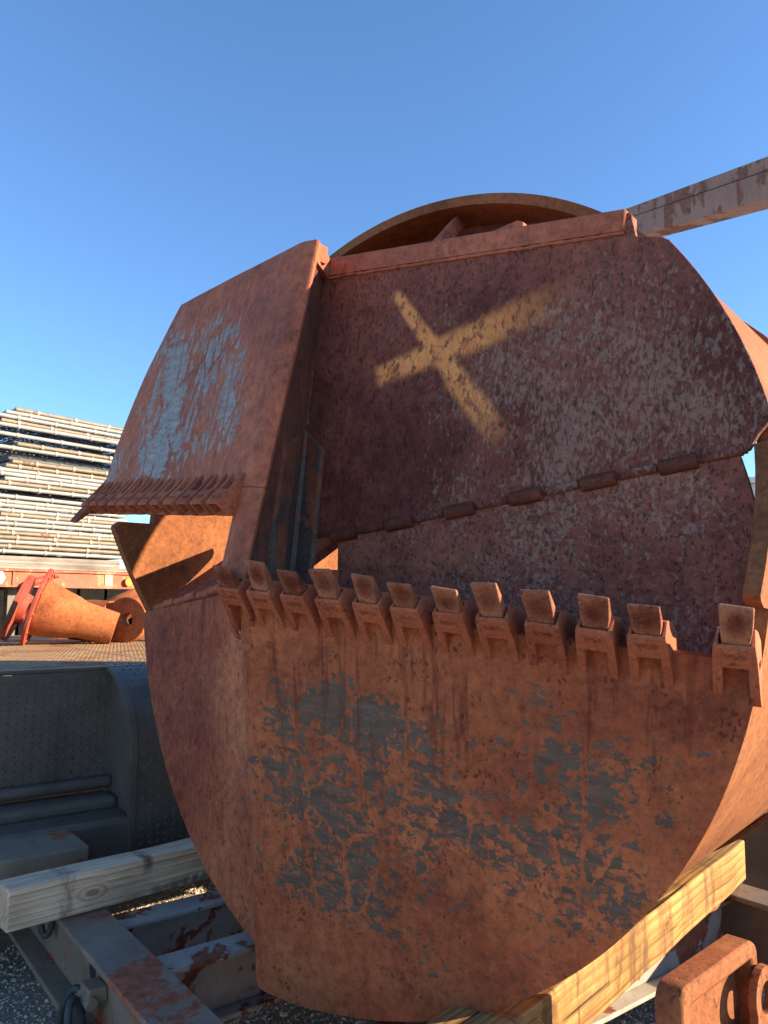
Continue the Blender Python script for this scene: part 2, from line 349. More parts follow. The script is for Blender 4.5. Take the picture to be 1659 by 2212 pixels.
m_timber_y = wood('fresh_yellow_timber', (.16, .070, .020), (.36, .190, .060), (.47, .285, .105),
    stains=[((0, .15, 0), (.3, .05, .3), (.14, .075, .03), .8), ((0, .32, 0), (.3, .04, .3), (.16, .08, .035), .7), ((0, .5, 0), (.3, .03, .3), (.17, .09, .04), .7), ((0, -.2, 0), (.3, .12, .3), (.20, .11, .05), .6), ((0, .02, 0), (.3, .03, .3), (.10, .05, .025), .8)]+[((0, _r.uniform(-.75, 1.05), 0), (.3, _r.uniform(.006, .03), .3), (.13, .065, .03), _r.uniform(.5, .9)) for _ in range(16)], axis_off=(.3, 0, .2), cscale=22., knots=[((.071, .35, .01), .014)])
m_plank = wood('grey_dunnage', (.15, .125, .105), (.24, .21, .18), (.33, .29, .25))
def gravel_mat(name, k=1.):
    n = NT(name); co = n.co
    a = n.noise(co, 3., 8, .7); b = n.vor(co, 70.)
    col = n.ramp(a, [(.3, (.48*k, .40*k, .31*k)), (.7, (.68*k, .57*k, .45*k))])
    col = n.mix(n.sst(b, .2, .6, .0, .3), col, (.26, .23, .19))
    return n.done(col, .9, n.bump(n.add(b, n.noise(co, 160., 4, .7)), .9, .02), .2)
m_ground = gravel_mat('crushed_gravel_ground')
def stone_mat():
    n = NT('gravel_stone'); v = n.vor(n.map(n.tc.outputs['Object'], sc=(1, 1, .3)), 34.)
    c = n.nd('ShaderNodeTexVoronoi'); n.put(c.inputs['Vector'], n.co); c.inputs['Scale'].default_value = 45.
    g = n.ramp(n.xyz(c.outputs['Color'])[0], [(.0, (.40, .31, .22)), (.5, (.72, .57, .42)), (1., (.92, .76, .60))])
    g = n.mix(1., g, n.ramp(n.noise(n.co, 140., 5, .7), [(.3, (.7, .7, .7)), (.7, (1.2, 1.2, 1.2))]), 'MULTIPLY')
    return n.done(g, .9, n.bump(n.noise(n.co, 260., 4, .7), .4, .004), .2)
m_stone = stone_mat()
def plain(name, c, rough=.6, amt=.25, scale=8., metal=0.):
    n = NT(name); f = n.noise(n.co, scale, 7, .65)
    return n.done(n.ramp(f, [(.3, tuple(x*(1-amt) for x in c)), (.7, tuple(min(1, x*(1+amt)) for x in c))]), rough, n.bump(n.noise(n.co, scale*8, 4, .6), .15, .003), .35, metal)
m_amber = plain('amber_lens', (.75, .25, .02), .25, .1)
m_sign = plain('silver_plate', (.38, .40, .40), .4, .2)
m_ink = plain('dark_ink', (.03, .03, .03), .6, .1)
m_cream = plain('cream_patch', (.55, .42, .24), .6, .25)
m_boom = painted_steel('grey_boom_paint', (.30, .165, .105), (.20, .085, .055), .49, .6, 2.5, False, .5)
m_shed = plain('pale_metal_cladding', (.55, .57, .58), .5, .08, 2.)
m_shed2 = plain('beige_block_wall', (.42, .40, .37), .8, .12, 3.)
m_blue = plain('blue_door_paint', (.06, .10, .26), .5, .15)
m_ring = plain('dull_forged_steel', (.055, .055, .055), .5, .3, 20.)
m_straw = plain('dry_straw', (.42, .27, .10), .8, .3, 40.)

# ------------------------------------------------------------------ the ground
g = MB(); g.add([(-3000, -3000, 0), (3000, -3000, 0), (3000, 3000, 0), (-3000, 3000, 0)], [(0, 1, 2, 3)])
tag(g.build('ground', m_ground), kind='structure')
st = MB()
ico = None
def ico_base():
    bm = bmesh.new(); bmesh.ops.create_icosphere(bm, subdivisions=1, radius=1); vs = [v.co.copy() for v in bm.verts]
    fs = [tuple(v.index for v in f.verts) for f in bm.faces]; bm.free(); return vs, fs
IV, IF = ico_base()
for k in range(30000):
    # stones wherever the frame lets the ground show
    q = rnd.random()
    if q < .62: x, y = rnd.uniform(-3.4, -1.0), rnd.uniform(.45, 3.0)
    else: x, y = rnd.uniform(-2.4, .3), rnd.uniform(1.2, 4.2)
    s = rnd.uniform(.0028, .0062)*(1.6 if rnd.random() < .12 else 1)
    sx, sy, sz = s*rnd.uniform(.7, 1.3), s*rnd.uniform(.7, 1.3), s*rnd.uniform(.5, .9); a = rnd.uniform(0, 6.28)
    c, sn = math.cos(a), math.sin(a); vs = []
    for v in IV:
        j = rnd.uniform(.8, 1.15); X, Y, Z = v.x*sx*j, v.y*sy*j, v.z*sz*j
        vs.append((x+X*c-Y*sn, y+X*sn+Y*c, Z+sz*.55))
    st.add(vs, IF)
tag(st.build('gravel', m_stone, fix=False), 'loose grey crushed gravel lying under and beside the trailer', 'gravel', kind='stuff')

# ------------------------------------------------------------------ the bucket
RHO, UC, ZC = -.100, -1.460, .150
RP, P0, Q0, PW = 1.11, -.015, -.134, .075
def dLR(p, q): return 1.203+.203*p-.170*q
def dUL(p, q): return dLR(-p, -q)
def dLL(p, q): return 1.437-.163*p-.017*q
def dUR(p, q): return dLL(-p, -q)
DR = 2.2
def BL(p, d, q): return Vector((p, d-DR, q+1.1))
bx = UC+1.1*math.sin(RHO)*1.0; bz = ZC-1.1*math.cos(RHO)
bucket = empty('drilling_bucket', (UC+1.1*math.sin(RHO), DR, ZC-1.1*math.cos(RHO)+H), (0, -RHO, 0))
tag(bucket, 'huge rusty drilling bucket lying on its side with rows of digging teeth', 'drilling bucket')

def cutting_plate(s, qend, mat, ext=0.):
    """flat quarter that carries the teeth, its inner edge rolled towards the step plate"""
    def wob(p, q): return jit(p, q, s*3., 2.2, .006)+jit(p, q, s, 7, .002)
    def fold(q):
        rf = .048; A = Vector((P0+rf, dLR(P0+rf, q))); C = Vector((P0+.012, dLR(P0+.012, q))); E = Vector((P0, dLR(P0, q)+.016))
        return [tuple(A*(1-u)**2+C*2*u*(1-u)+E*u*u) for u in (j/6 for j in range(7))]
    rows = []; n = 40; qs = []
    for i in range(n+1):
        t = i/n; q = Q0+(qend-Q0)*(math.sin(t*math.pi/2) if abs(qend) > 1 else t); qs.append(q)
        pm = math.sqrt(max(RP*RP-q*q, .0)); pe = P0+.048
        row = [(pm+(pe-pm)*j/30, None) for j in range(30)]; row = [(p, dLR(p, q)) for p, _ in row]+fold(q)
        rows.append([BL(s*p, d+wob(p, q), s*q) for p, d in row])
    m = MB(); m.grid(rows, flip=True)
    if ext:
        rows = []
        for q in lin(Q0+ext, Q0, 10):
            row = [(P0+.066, dLR(P0+.066, q)+.02), (P0+.062, dLR(P0+.062, q))]+fold(q); rows.append([BL(s*p, d+wob(p, q), s*q) for p, d in row])
        m.grid(rows, flip=True)
    o = m.build('cutting_plate', mat, bucket, 35, .004, .028, fix=False)
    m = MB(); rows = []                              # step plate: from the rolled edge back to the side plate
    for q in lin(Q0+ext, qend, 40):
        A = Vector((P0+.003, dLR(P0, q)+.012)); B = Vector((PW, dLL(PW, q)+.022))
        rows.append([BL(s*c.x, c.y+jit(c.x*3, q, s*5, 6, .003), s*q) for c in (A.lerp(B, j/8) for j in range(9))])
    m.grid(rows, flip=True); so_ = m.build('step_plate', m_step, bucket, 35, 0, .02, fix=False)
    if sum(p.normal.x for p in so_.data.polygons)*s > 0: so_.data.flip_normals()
    return o
lin = lambda a, b, n: [a+(b-a)*i/n for i in range(n+1)]
cp1 = cutting_plate(1, -1.106, m_front); cp1['label'] = 'lower cutting plate with slate grey scale patches'
cp2 = cutting_plate(-1, -.792, m_ul, .24); cp2['label'] = 'upper cutting plate with pale blue scale'

QH, MH = -.027, .233
def arc(p0, p1, R, n, sgn=1):
    return [(p0+(p1-p0)*i/n, sgn*math.sqrt(max(0, R*R-(p0+(p1-p0)*i/n)**2))) for i in range(n+1)]
def plate(name, outline, dfun, mat, th=.026, off=0., amp=.004):
    """flat plate with its outline in plate coordinates, gently wavy"""
    bm = bmesh.new(); vs = [bm.verts.new((a, b, 0)) for a, b in outline]; f = bm.faces.new(vs)
    if f.normal.z > 0: f.normal_flip()
    bmesh.ops.triangulate(bm, faces=bm.faces)
    for v in bm.verts: p, q = v.co.x, v.co.y; v.co = BL(p, dfun(p, q)+off, q)
    bmesh.ops.recalc_face_normals(bm, faces=bm.faces)
    bm.normal_update()
    if sum(x.normal.y*x.calc_area() for x in bm.faces) > 0: bmesh.ops.reverse_faces(bm, faces=bm.faces)
    me = bpy.data.meshes.new(name); bm.to_mesh(me); bm.free(); me.materials.append(mat)
    return link(name, me, bucket, .003, th)
hl = lambda p: -QH+MH*p             # hinge line of the upper right door; its half turn is the other one
# side plate with the orange cross
PF = -.075
URe = 1.108
o = [(PF, hl(PF)+.004), (1.022, hl(1.022)-.004), (1.036, .292)]
a0 = math.degrees(math.asin(.325/URe)); a1 = math.degrees(math.asin(.716/URe))
o += [(URe*math.cos(R_(a0+(a1-a0)*i/28)), URe*math.sin(R_(a0+(a1-a0)*i/28))) for i in range(29)]
o += [(.828, .727), (.775, .736), (.760, .793), (.4, .793), (PF, .791)]
sp = plate('side_plate', o, dUR, m_ur); sp['label'] = 'pitted maroon side plate with an orange cross'
# lower left side plate
o = [(-PF, -hl(-PF)-.006), (-1.05, -hl(1.05)-.008)]
a0 = math.degrees(math.asin(.285/RP)); 
o += [(-RP*math.cos(R_(a0+(90+3.9-a0)*i/40)), -RP*math.sin(R_(a0+(90+3.9-a0)*i/40))) for i in range(41)]
sp2 = plate('side_plate', o[::-1], dLL, m_ll); sp2['label'] = 'streaked side plate beside the lower cutting plate'

# hinged doors
def door(name, dfun, M=None):
    o = [(.060, hl(.060)-.006), (1.004, hl(1.004)-.010), (1.022, .20), (1.040, .14), (1.050, .06), (1.050, -.02), (1.042, -.12), (1.02, -.24), (.98, -.32), (.09, -.32), (.072, -.1)]
    return plate(name, o, dfun, m_door, .022, .006)
dr = door('door', dUR)
# second door: same plate swung inwards about its hinge
o2 = door('door', dUR)
me = o2.data; ax0 = BL(0, dUR(0, hl(0)), hl(0)); ax1 = BL(1, dUR(1, hl(1)), hl(1)); axis = (ax1-ax0).normalized()
Rm = Matrix.Translation(ax0) @ Matrix.Rotation(R_(-56), 4, axis) @ Matrix.Translation(-ax0)
half = Matrix.Translation((0, 0, 1.1)) @ Matrix.Rotation(math.pi, 4, 'Y') @ Matrix.Translation((0, 0, -1.1))
test = (Rm @ BL(.5, dUR(.5, -.2), -.2)).y
if test < ax0.y: Rm = Matrix.Translation(ax0) @ Matrix.Rotation(R_(56), 4, axis) @ Matrix.Translation(-ax0)
me.transform(half @ Rm)

# hinge knuckles
def knuckles(half_turn):
    e0, e1 = .045, 1.014; n = 12
    for k in range(n):
        a = e0+(e1-e0)*k/n; b = e0+(e1-e0)*(k+1)/n-.006
        doorside = (k % 2 == 0)
        m = MB(); off = .004 if doorside else .009
        P = [BL(t, dUR(t, hl(t))+off, hl(t)-(.004 if doorside else .0)) for t in (a, b)]
        r = .0170 if doorside else .0130
        if half_turn: r = .014; P = [v+Vector((0, .016, 0)) for v in P]
        m.tube(P, r, 18)
        y = -1 if doorside else 1                    # leaf joining the knuckle to its plate
        dd = (P[1]-P[0]).normalized(); upv = Vector((0, 0, 1)); upv = (upv-dd*upv.dot(dd)).normalized(); nn = dd.cross(upv)
        for p in ((0,) if not doorside else ()):
            c0, c1 = P[0]+dd*.004, P[1]-dd*.004
            w = .036*y
            q = [c0, c1, c1+upv*w, c0+upv*w]
            q = [v+Vector((0, .014, 0)) for v in q]; th = Vector((0, .010, 0))
            m.add([v-th for v in q]+[v+th for v in q], [(0, 1, 2, 3), (7, 6, 5, 4), (0, 4, 5, 1), (1, 5, 6, 2), (2, 6, 7, 3), (3, 7, 4, 0)])
        ob = m.build('hinge_knuckle', m_hinge if doorside else m_ur, bucket, 40, .003)
        if half_turn: ob.data.transform(half); ob.data.materials[0] = m_bar
knuckles(False); knuckles(True)
m = MB(); m.tube([BL(t, dUR(t, hl(t))+.008, hl(t)-.002) for t in (.035, 1.016)], .0085, 10); m.build('hinge_pin', m_hinge, bucket, 40)

# stiffener bars along the cut-off edge of the plates
def bar(pts, dfun, front, back, qa, qb, name='stiffener_bar'):
    m = MB(); rows = []
    for p in pts:
        d = dfun(p, qb); rows.append([BL(p, d-front, qa), BL(p, d-front, qb), BL(p, d+back, qb), BL(p, d+back, qa), BL(p, d-front, qa)])
    m.grid(rows); k = len(rows); m.f += [(0, 1, 2, 3), tuple((k-1)*5+i for i in (3, 2, 1, 0))]
    return m.build(name, m_bar, bucket, 30, .005)
lin = lambda a, b, n: [a+(b-a)*i/n for i in range(n+1)]
bar(lin(-.785, .012, 12), dUL, .009, .045, .752, .800)
bar(lin(-.052, .752, 12), dUR, .009, .060, .750, .800)
# piece of the bar running back across the step
m = MB(); rows = []
for t in lin(0, 1, 4):
    A = Vector((.012, dUL(.012, .77)-.010)); B = Vector((-.050, dUR(-.05, .77)-.010)); c = A.lerp(B, t)
    rows.append([BL(c.x+.018, c.y, .741), BL(c.x+.018, c.y, .798), BL(c.x-.03, c.y, .798), BL(c.x-.03, c.y, .741), BL(c.x+.018, c.y, .741)])
m.grid(rows); m.f += [(0, 1, 2, 3), (23, 22, 21, 20)]
m.build('stiffener_bar', m_bar, bucket, 30, .004)
# weld seam under the bars
def weld(name, P, r, mat):
    m = MB(); n = len(P)
    m.tube(P, [r*(1+.3*math.sin(i*2.1)+.15*rnd.random()) for i in range(n)], 7)
    return m.build(name, mat, bucket, 60)
weld('weld_seam', [BL(p, dUR(p, .746)-.002, .746+jit(p, 0, 0, 20, .003)) for p in lin(-.05, .75, 70)], .0045, m_bar)
weld('weld_seam', [BL(p, dUL(p, .748)-.002, .748+jit(p, 0, 4, 20, .003)) for p in lin(-.775, .0, 70)], .0045, m_bar)
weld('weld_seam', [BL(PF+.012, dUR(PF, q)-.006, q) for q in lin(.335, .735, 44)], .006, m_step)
# small lug on the bar
m = MB(); m.prism([(-.05, -.012), (.055, -.012), (.055, .012), (.035, .020), (-.05, .006)], lambda a, b, h: BL(.45+a, dUR(.45, .8)+.02+h, .806+b), 0, .02); m.build('lug', m_bar, bucket, None, .003)
# strut from the rim of the barrel to the bar
def beam(mb, A, B, w, t, side):
    dvec = (B-A).normalized(); s = dvec.cross(side).normalized(); n = s.cross(dvec)
    q = [A-s*w-n*t, A+s*w-n*t, A+s*w+n*t, A-s*w+n*t]; q2 = [v+(B-A) for v in q]
    mb.add(q+q2, [(0, 1, 2, 3), (7, 6, 5, 4), (0, 4, 5, 1), (1, 5, 6, 2), (2, 6, 7, 3), (3, 7, 4, 0)])
m = MB(); beam(m, BL(.075, 1.86, 1.035), BL(.165, 1.56, .76), .012, .020, Vector((0, 1, 0))); m.build('strut', m_bar, bucket, None, .004)

# wear plate wrapped round the inner fold of the upper step
m = MB()
def on_wall(x, q):                                   # x metres from the fold, negative = on the step wall
    F = Vector((PF, dUR(PF, q)))
    if x < 0:
        C = Vector((-P0, dUL(-P0, q))); dv = (C-F).normalized(); c = F+dv*(-x); nv = Vector((-dv.y, dv.x))
        if nv.x < 0: nv = -nv
    else:
        c = F+Vector((x, dUR(PF+x, q)-dUR(PF, q))); nv = Vector((.1, -1)).normalized()
    return c, nv
rows = []
for x in (-.152, -.148, -.075, -.012, .012, .035, .070, .074):
    ax = abs(x); top = .325-(ax*.50 if x < 0 else ax*.9)
    r = []
    for q in lin(-.25, top, 8):
        c, nv = on_wall(x, q); h = .001 if x in (-.152, .074) else .014
        if abs(x) == .012: nv = Vector((.8, -.75)).normalized()
        r.append(BL(c.x+nv.x*h, c.y+nv.y*h, q))
    c, nv = on_wall(x, top); r.append(BL(c.x+nv.x*.001, c.y+nv.y*.001, top+.006)); rows.append(r)
m.grid(rows); wp = m.build('wear_plate', m_wear, bucket, 25); wp['label'] = 'blue black wear plate with a pointed top'
# inner step wall below it is the fold of the cutting plate itself

# barrel
def ang(p, q): return math.degrees(math.atan2(q, p)) % 360
RB = 1.092
def plane_at(f, al, r=RB): return f(r*math.cos(R_(al)), r*math.sin(R_(al)))
def front(al):
    al %= 360
    def ease(t, a, b): t = max(0, min(1, t)); return a+(b-a)*t
    if 15 <= al < 41.2: return plane_at(dUR, al)+.034
    if 41.2 <= al < 134: return 1.80
    if 134 <= al < 172.6: return plane_at(dUL, al)+.040
    if 172.6 <= al < 177.6: return 1.62
    if 177.6 <= al < 195: return 1.45+.17*(al-177.6)/17.4+.045*max(0, 1-(al-177.6)/1.6)**2
    if 195 <= al < 268.5: return plane_at(dLL, al)+.034
    if 268.5 <= al < 352.6: return plane_at(dLR, al)+.055
    if 352.6 <= al < 357.6: return 1.53
    a = al-357.6 if al > 300 else al+2.4
    return 1.45+.17*a/17.4+.045*max(0, 1-a/1.6)**2
als = set(i*2. for i in range(180))
for b in (15, 41.2, 134, 172.6, 177.6, 195, 268.5, 352.6, 357.6): als |= {b-.12, b+.02}
for b in (177.6, 357.6): als |= {b+.3, b+.7, b+1.2, b+1.7}
als = sorted(als); als.append(als[0]+360)
BACK = 2.78
rows = []
for al in als:
    f0 = front(al); rr = RB+jit(al*.03, 0, 2, 1, .004) if 0 < al < 359 else RB
    rows.append([BL(rr*math.cos(R_(al)), f0+(BACK-f0)*(j/10), rr*math.sin(R_(al))) for j in range(11)])
m = MB(); m.grid(rows, flip=True)
bo = m.build('barrel', m_barrel, bucket, 50, 0, .030, fix=False)
c = sum((p.normal.dot(p.center-Vector((0, p.center.y, 1.1))) for p in bo.data.polygons))
if c < 0: bo.data.flip_normals()
m = MB(); rows = []
for al in lin(30, 150, 60): rows.append([BL(r*math.cos(R_(al)), 1.95, r*math.sin(R_(al))) for r in (.66, .86, 1.063)])
m.grid(rows); m.build('shade_plate', m_step, bucket, 30, 0, .015)  # added plate that keeps the opening behind the arch dark
# collar at the far mouth
m = MB(); m.lathe([(2.70, 1.094), (2.78, 1.094), (2.78, 1.112), (2.70, 1.112)], 90, lambda h, x, y: BL(x, h, y), True)
m.build('mouth_collar', m_barrel, bucket, 40, .004)

# tooth holders and teeth
def eval_mesh(ob):
    dg = bpy.context.evaluated_depsgraph_get(); return bpy.data.meshes.new_from_object(ob.evaluated_get(dg))
prof = [(-.096, .003), (-.086, .020), (-.030, .050), (.006, .073), (.022, .083), (.028, .081), (.049, .050), (.048, .040), (.036, .002), (.012, -.034), (-.05, -.034), (-.05, -.002), (-.092, -.002)]
hb = MB(); hw = .0350
def hw_at(t): return hw*(1.0-.14*max(0, t)/.046+.10*max(0, -t)/.096)
k = len(prof)
hb.add([(-hw_at(t), t, w) for t, w in prof]+[(hw_at(t), t, w) for t, w in prof], [tuple(range(k))[::-1], tuple(range(k, 2*k))]+[(i, (i+1) % k, k+(i+1) % k, k+i) for i in range(k)])
hob = hb.build('holder_blank', m_tooth_h)
c1 = MB(); c1.add([(-.0245, -.2, .0025), (.0245, -.2, .0025), (.0245, -.2, .2), (-.0245, -.2, .2), (-.0205, -.020, .0025), (.0205, -.020, .0025), (.0205, -.012, .2), (-.0205, -.012, .2)],
      [(0, 1, 2, 3), (7, 6, 5, 4), (0, 4, 5, 1), (1, 5, 6, 2), (2, 6, 7, 3), (3, 7, 4, 0)]); co1 = c1.build('cutter_a', m_tooth_h)
dirv = Vector((0, .845, .535)).normalized(); nrm = Vector((0, -.535, .845)).normalized(); base = Vector((0, .010, .049))
c2 = MB(); c2.box((-.0255, .014, -.0165), (.0255, .15, .0165), Matrix(((1, 0, 0, base.x), (0, dirv.y, nrm.y, base.y), (0, dirv.z, nrm.z, base.z), (0, 0, 0, 1)))); co2 = c2.build('cutter_b', m_tooth_h)
bpy.context.view_layer.update()
for c_ in (co1, co2):
    md = hob.modifiers.new('cut', 'BOOLEAN'); md.operation = 'DIFFERENCE'; md.object = c_; md.solver = 'EXACT'
md = hob.modifiers.new('bev', 'BEVEL'); md.width = .0055; md.segments = 3; md.limit_method = 'ANGLE'; md.angle_limit = R_(32)
holder_me = eval_mesh(hob); holder_me.name = 'tooth_holder'
for p in holder_me.polygons: p.use_smooth = True
holder_me.set_sharp_from_angle(angle=R_(50))
for o_ in (hob, co1, co2): bpy.data.objects.remove(o_)
# tooth: flat chisel leaning out of the pocket
tb = MB()
def tooth_ring(l, w, t, sk=0.): 
    c = base+dirv*l; return [c+Vector((sx*w+sk, 0, 0))+nrm*(sy*t) for sx, sy in ((-1, -1), (1, -1), (1, 1), (-1, 1))]
R4 = [tooth_ring(.012, .0205, .0115), tooth_ring(.030, .0220, .0125), tooth_ring(.055, .0250, .010), tooth_ring(.100, .0270, .0035, -.002)]
tb.add([v for r in R4 for v in r], [(3, 2, 1, 0), (12, 13, 14, 15)]+[(i*4+j, i*4+(j+1) % 4, i*4+4+(j+1) % 4, i*4+4+j) for i in range(3) for j in range(4)])
tooth_me = tb.mesh('tooth', m_tooth)
# cast letters
fc = bpy.data.curves.new('lettering', 'FONT'); fc.body = 'WOB'; fc.size = .0155; fc.extrude = .0022; fc.align_x = 'CENTER'; fc.align_y = 'CENTER'
fo = bpy.data.objects.new('lettering', fc); COL.objects.link(fo); bpy.context.view_layer.update()
let_me = eval_mesh(fo); let_me.materials.clear(); let_me.materials.append(m_tooth_h); bpy.data.objects.remove(fo)
wb = MB()
for sx in (-1, 1):
    for rr_, tt_ in ((.0045, .0), (.0035, .006)):
        P = [(sx*(hw+.003+tt_), -.02, .004), (sx*(hw+.004+tt_), -.07, .004)]+[(sx*(.030+(.0115+tt_)*math.cos(a)), -.097-(.012+tt_)*math.sin(a), .003) for a in lin(R_(10), R_(170), 7)]
        wb.tube(P, rr_, 6)
weld_me = wb.mesh('weld_bead', m_tooth_h, 60)
pb = MB(); pb.add([(-.0235, -.092, .0008), (.0235, -.092, .0008), (.0205, -.021, .0008), (-.0205, -.021, .0008), (-.0215, -.086, .0052), (.0215, -.086, .0052), (.0195, -.0215, .0062), (-.0195, -.0215, .0062)], [(4, 5, 6, 7), (0, 1, 5, 4), (1, 2, 6, 5), (2, 3, 7, 6), (3, 0, 4, 7)])
scale_me = pb.mesh('scale_patch', m_scale)  # thin patch added to darken the recess floor, where dark scale sits
sv = Vector((1, .203, 0)).normalized(); wv = Vector((.203, -1, -.170)).normalized(); tv = wv.cross(sv).normalized()
if tv.z < 0: tv = -tv
def frame(org):
    M = Matrix((( sv.x, tv.x, wv.x, org.x), (sv.y, tv.y, wv.y, org.y), (sv.z, tv.z, wv.z, org.z), (0, 0, 0, 1))); return M
LETM = Matrix.Translation((0, .006, .0735)) @ Matrix.Rotation(R_(32.5), 4, 'X')
for side in (0, 1):
    for k in range(12):
        p = (.072+k*.0915 if side else -.003+k*.0930+(.046 if k == 11 else 0))+rnd.uniform(-.003, .003)
        M = frame(BL(p, dLR(p, Q0), Q0)) @ Matrix.Rotation(R_(rnd.uniform(-2, 2)), 4, 'Z')
        M = M @ Matrix.Translation((0, .030 if side else .012, 0))
        if side: M = half @ M
        h = link('tooth_holder', holder_me, bucket, M=M)
        l = link('lettering', let_me, h, M=LETM.copy()); (k != 11) and link('weld_bead', weld_me, h); link('scale_patch', scale_me, h)
        if side == 0 or k == 11:
            T = Matrix.Translation(base) @ Matrix.Rotation(R_(rnd.uniform(-5, 5)), 4, 'Z') @ Matrix.Rotation(R_(rnd.uniform(-4, 4)), 4, 'X') @ Matrix.Diagonal((rnd.uniform(.94, 1.06), rnd.uniform(.86, 1.10), 1, 1)) @ Matrix.Translation(-base)
            t = link('tooth', tooth_me, h, .0025, M=T)
            if side: t.matrix_local = T @ Matrix.Translation(base) @ Matrix.Diagonal((1.05, 1.0, 1.0, 1)) @ Matrix.Translation(-base)

# ------------------------------------------------------------------ the low trailer carrying it
TA = R_(-12.2)
trailer = empty('lowbed_trailer', (0, 0, 0), (0, 0, TA))
tag(trailer, 'low grey steel trailer frame with a black tread plate riser under the bucket', 'trailer')
def ibeam(mb, a0, a1, c, zt, zb, fw, tf=.018, tw=.012, along='x'):
    def b(lo, hi):
        if along == 'x': mb.box((a0, lo[0], lo[1]), (a1, hi[0], hi[1]))
        else: mb.box((lo[0], a0, lo[1]), (hi[0], a1, hi[1]))
    b((c-fw/2, zt-tf), (c+fw/2, zt)); b((c-fw/2, zb), (c+fw/2, zb+tf)); b((c-tw/2, zb+tf), (c+tw/2, zt-tf))
m = MB(); ibeam(m, -3.60, 1.6, .815, H-.985, H-1.240, .150); rail1 = m.build('side_rail', m_rail, trailer, None, .004)
rail1['label'] = 'grey near side rail'
m = MB(); ibeam(m, -3.32, 1.6, 2.70, H-.985, H-1.240, .140); rail2 = m.build('side_rail', m_cross2, trailer, None, .004)
rail2['label'] = 'brown far side rail'
for e in (-2.60, -2.22, -1.55, -.895, .2):
    m = MB(); ibeam(m, .835, 2.68, e, H-1.008, H-1.190, .115, .014, .010, 'y'); m.build('crossmember', m_cross, trailer, None, .003)
# thicker pad where the rail meets the riser
m = MB(); m.box((-3.62, .62, H-.983), (-2.98, .925, H-.870)); m.build('rail_pad', m_rail, trailer, None, .006)
# drain hole + lashing rings on the near rail
m = MB(); m.tube([(-2.52, .8075, H-1.105), (-2.52, .8085, H-1.105)], .030, 20); m.build('rail_hole', m_ink, trailer)
def ring(M, rx, rz, r, name, open_=0):
    m = MB(); m.tube([M @ Vector((rx*math.cos(a), 0, rz*math.sin(a))) for a in [2*math.pi*i/28 for i in range(28)]], r, 10, closed=True)
    return m.build(name, m_ring, trailer, 60)
lb = MB(); lb.box((-2.455, .752, H-1.135), (-2.375, .8085, H-1.095)); lb.tube([(-2.47, .760, H-1.128), (-2.36, .760, H-1.128)], .019, 14)
lbo = lb.build('lashing_bracket', m_rail, trailer, 40, .005)
T = Matrix.Translation
ring(T((-2.475, .735, H-1.205)) @ Matrix.Rotation(R_(35), 4, 'Z') @ Matrix.Rotation(R_(14), 4, 'Y'), .034, .092, .0115, 'lashing_ring')
ring(T((-2.395, .728, H-1.205)) @ Matrix.Rotation(R_(-50), 4, 'Z') @ Matrix.Rotation(R_(10), 4, 'X'), .032, .088, .0115, 'lashing_ring')
ring(T((-2.93, .775, H-1.075)) @ Matrix.Rotation(R_(40), 4, 'Z'), .022, .052, .011, 'lashing_ring')
m = MB(); m.tube([(-2.96, .80, H-1.03), (-2.93, .770, H-1.025), (-2.90, .80, H-1.03)], .010, 8); m.build('ring_staple', m_rail, trailer, 60)
# black riser: quarter round profile, tread plate, with a pocket cut in it at the near side
def riser_profile(n=14):
    pts = []
    for i in range(n+1):
        a = math.pi/2*i/n; pts.append((-3.66+.42*math.sin(a), H-.62+.345*math.cos(a)))
    return pts+[(-3.24, H-.85), (-3.26, H-1.05), (-3.30, H-1.18)]
RPF = riser_profile()
E_ARCH, E_FAR = 1.185, 2.80
m = MB(); m.grid([[(x, e, z) for x, z in RPF] for e in lin(E_ARCH, E_FAR, 20)])
rs = m.build('riser_sheet', m_black, trailer, 40, 0, .006)
# arched end plate of the pocket
m = MB(); poly = [(x+.004, z) for x, z in RPF]+[(-3.30, H-1.18), (-3.64, H-1.18), (-3.64, H-.275)]
inner = [(x-.022, z-.012) for x, z in RPF]
m.grid([[(x+.006, e, z) for x, z in RPF] for e in (E_ARCH-.026, E_ARCH)])
m.grid([[(x+.006, E_ARCH-.026, z) for x, z in RPF], [(x-.03, E_ARCH-.026, z-.008) for x, z in RPF]])
m.grid([[(x-.03, E_ARCH-.026, z-.008) for x, z in RPF], [(x-.03, E_ARCH-.001, z-.008) for x, z in RPF]])
m.build('arch_rim', m_black, trailer, 40)
m = MB(); pz = [(x-.012, z-.004) for x, z in RPF]; m.prism(pz+[(-3.60, H-1.18), (-3.60, H-.285)], lambda a, b, h: (a, h, b), E_ARCH-.004, E_ARCH+.004); m.build('pocket_cheek', m_black, trailer)
m = MB(); m.box((-3.60, -.9, H-.80), (-3.585, E_ARCH-.004, H-.296)); m.build('pocket_wall', m_black, trailer)
m = MB(); m.tube([(-3.555, -.9, H-.775), (-3.555, E_ARCH-.01, H-.775)], .026, 12); m.build('pocket_pipe', m_black, trailer, 60)
m = MB(); m.box((-3.60, -.9, H-.875), (-3.43, E_ARCH-.006, H-.815)); m.box((-3.428, -.9, H-1.14), (-3.235, E_ARCH-.008, H-.858)); m.build('pocket_step', m_black, trailer, None, .022)
def lens(mb, c, ex, ey, n, L, w, h):
    a, b = c-ex*L, c+ex*L; mb.add([a, c-ey*w, b, c+ey*w, c+n*h], [(0, 1, 4), (1, 2, 4), (2, 3, 4), (3, 0, 4)])
m = MB(); ey, ez, ex = Vector((0, 1, 0)), Vector((0, 0, 1)), Vector((1, 0, 0)); k = 0
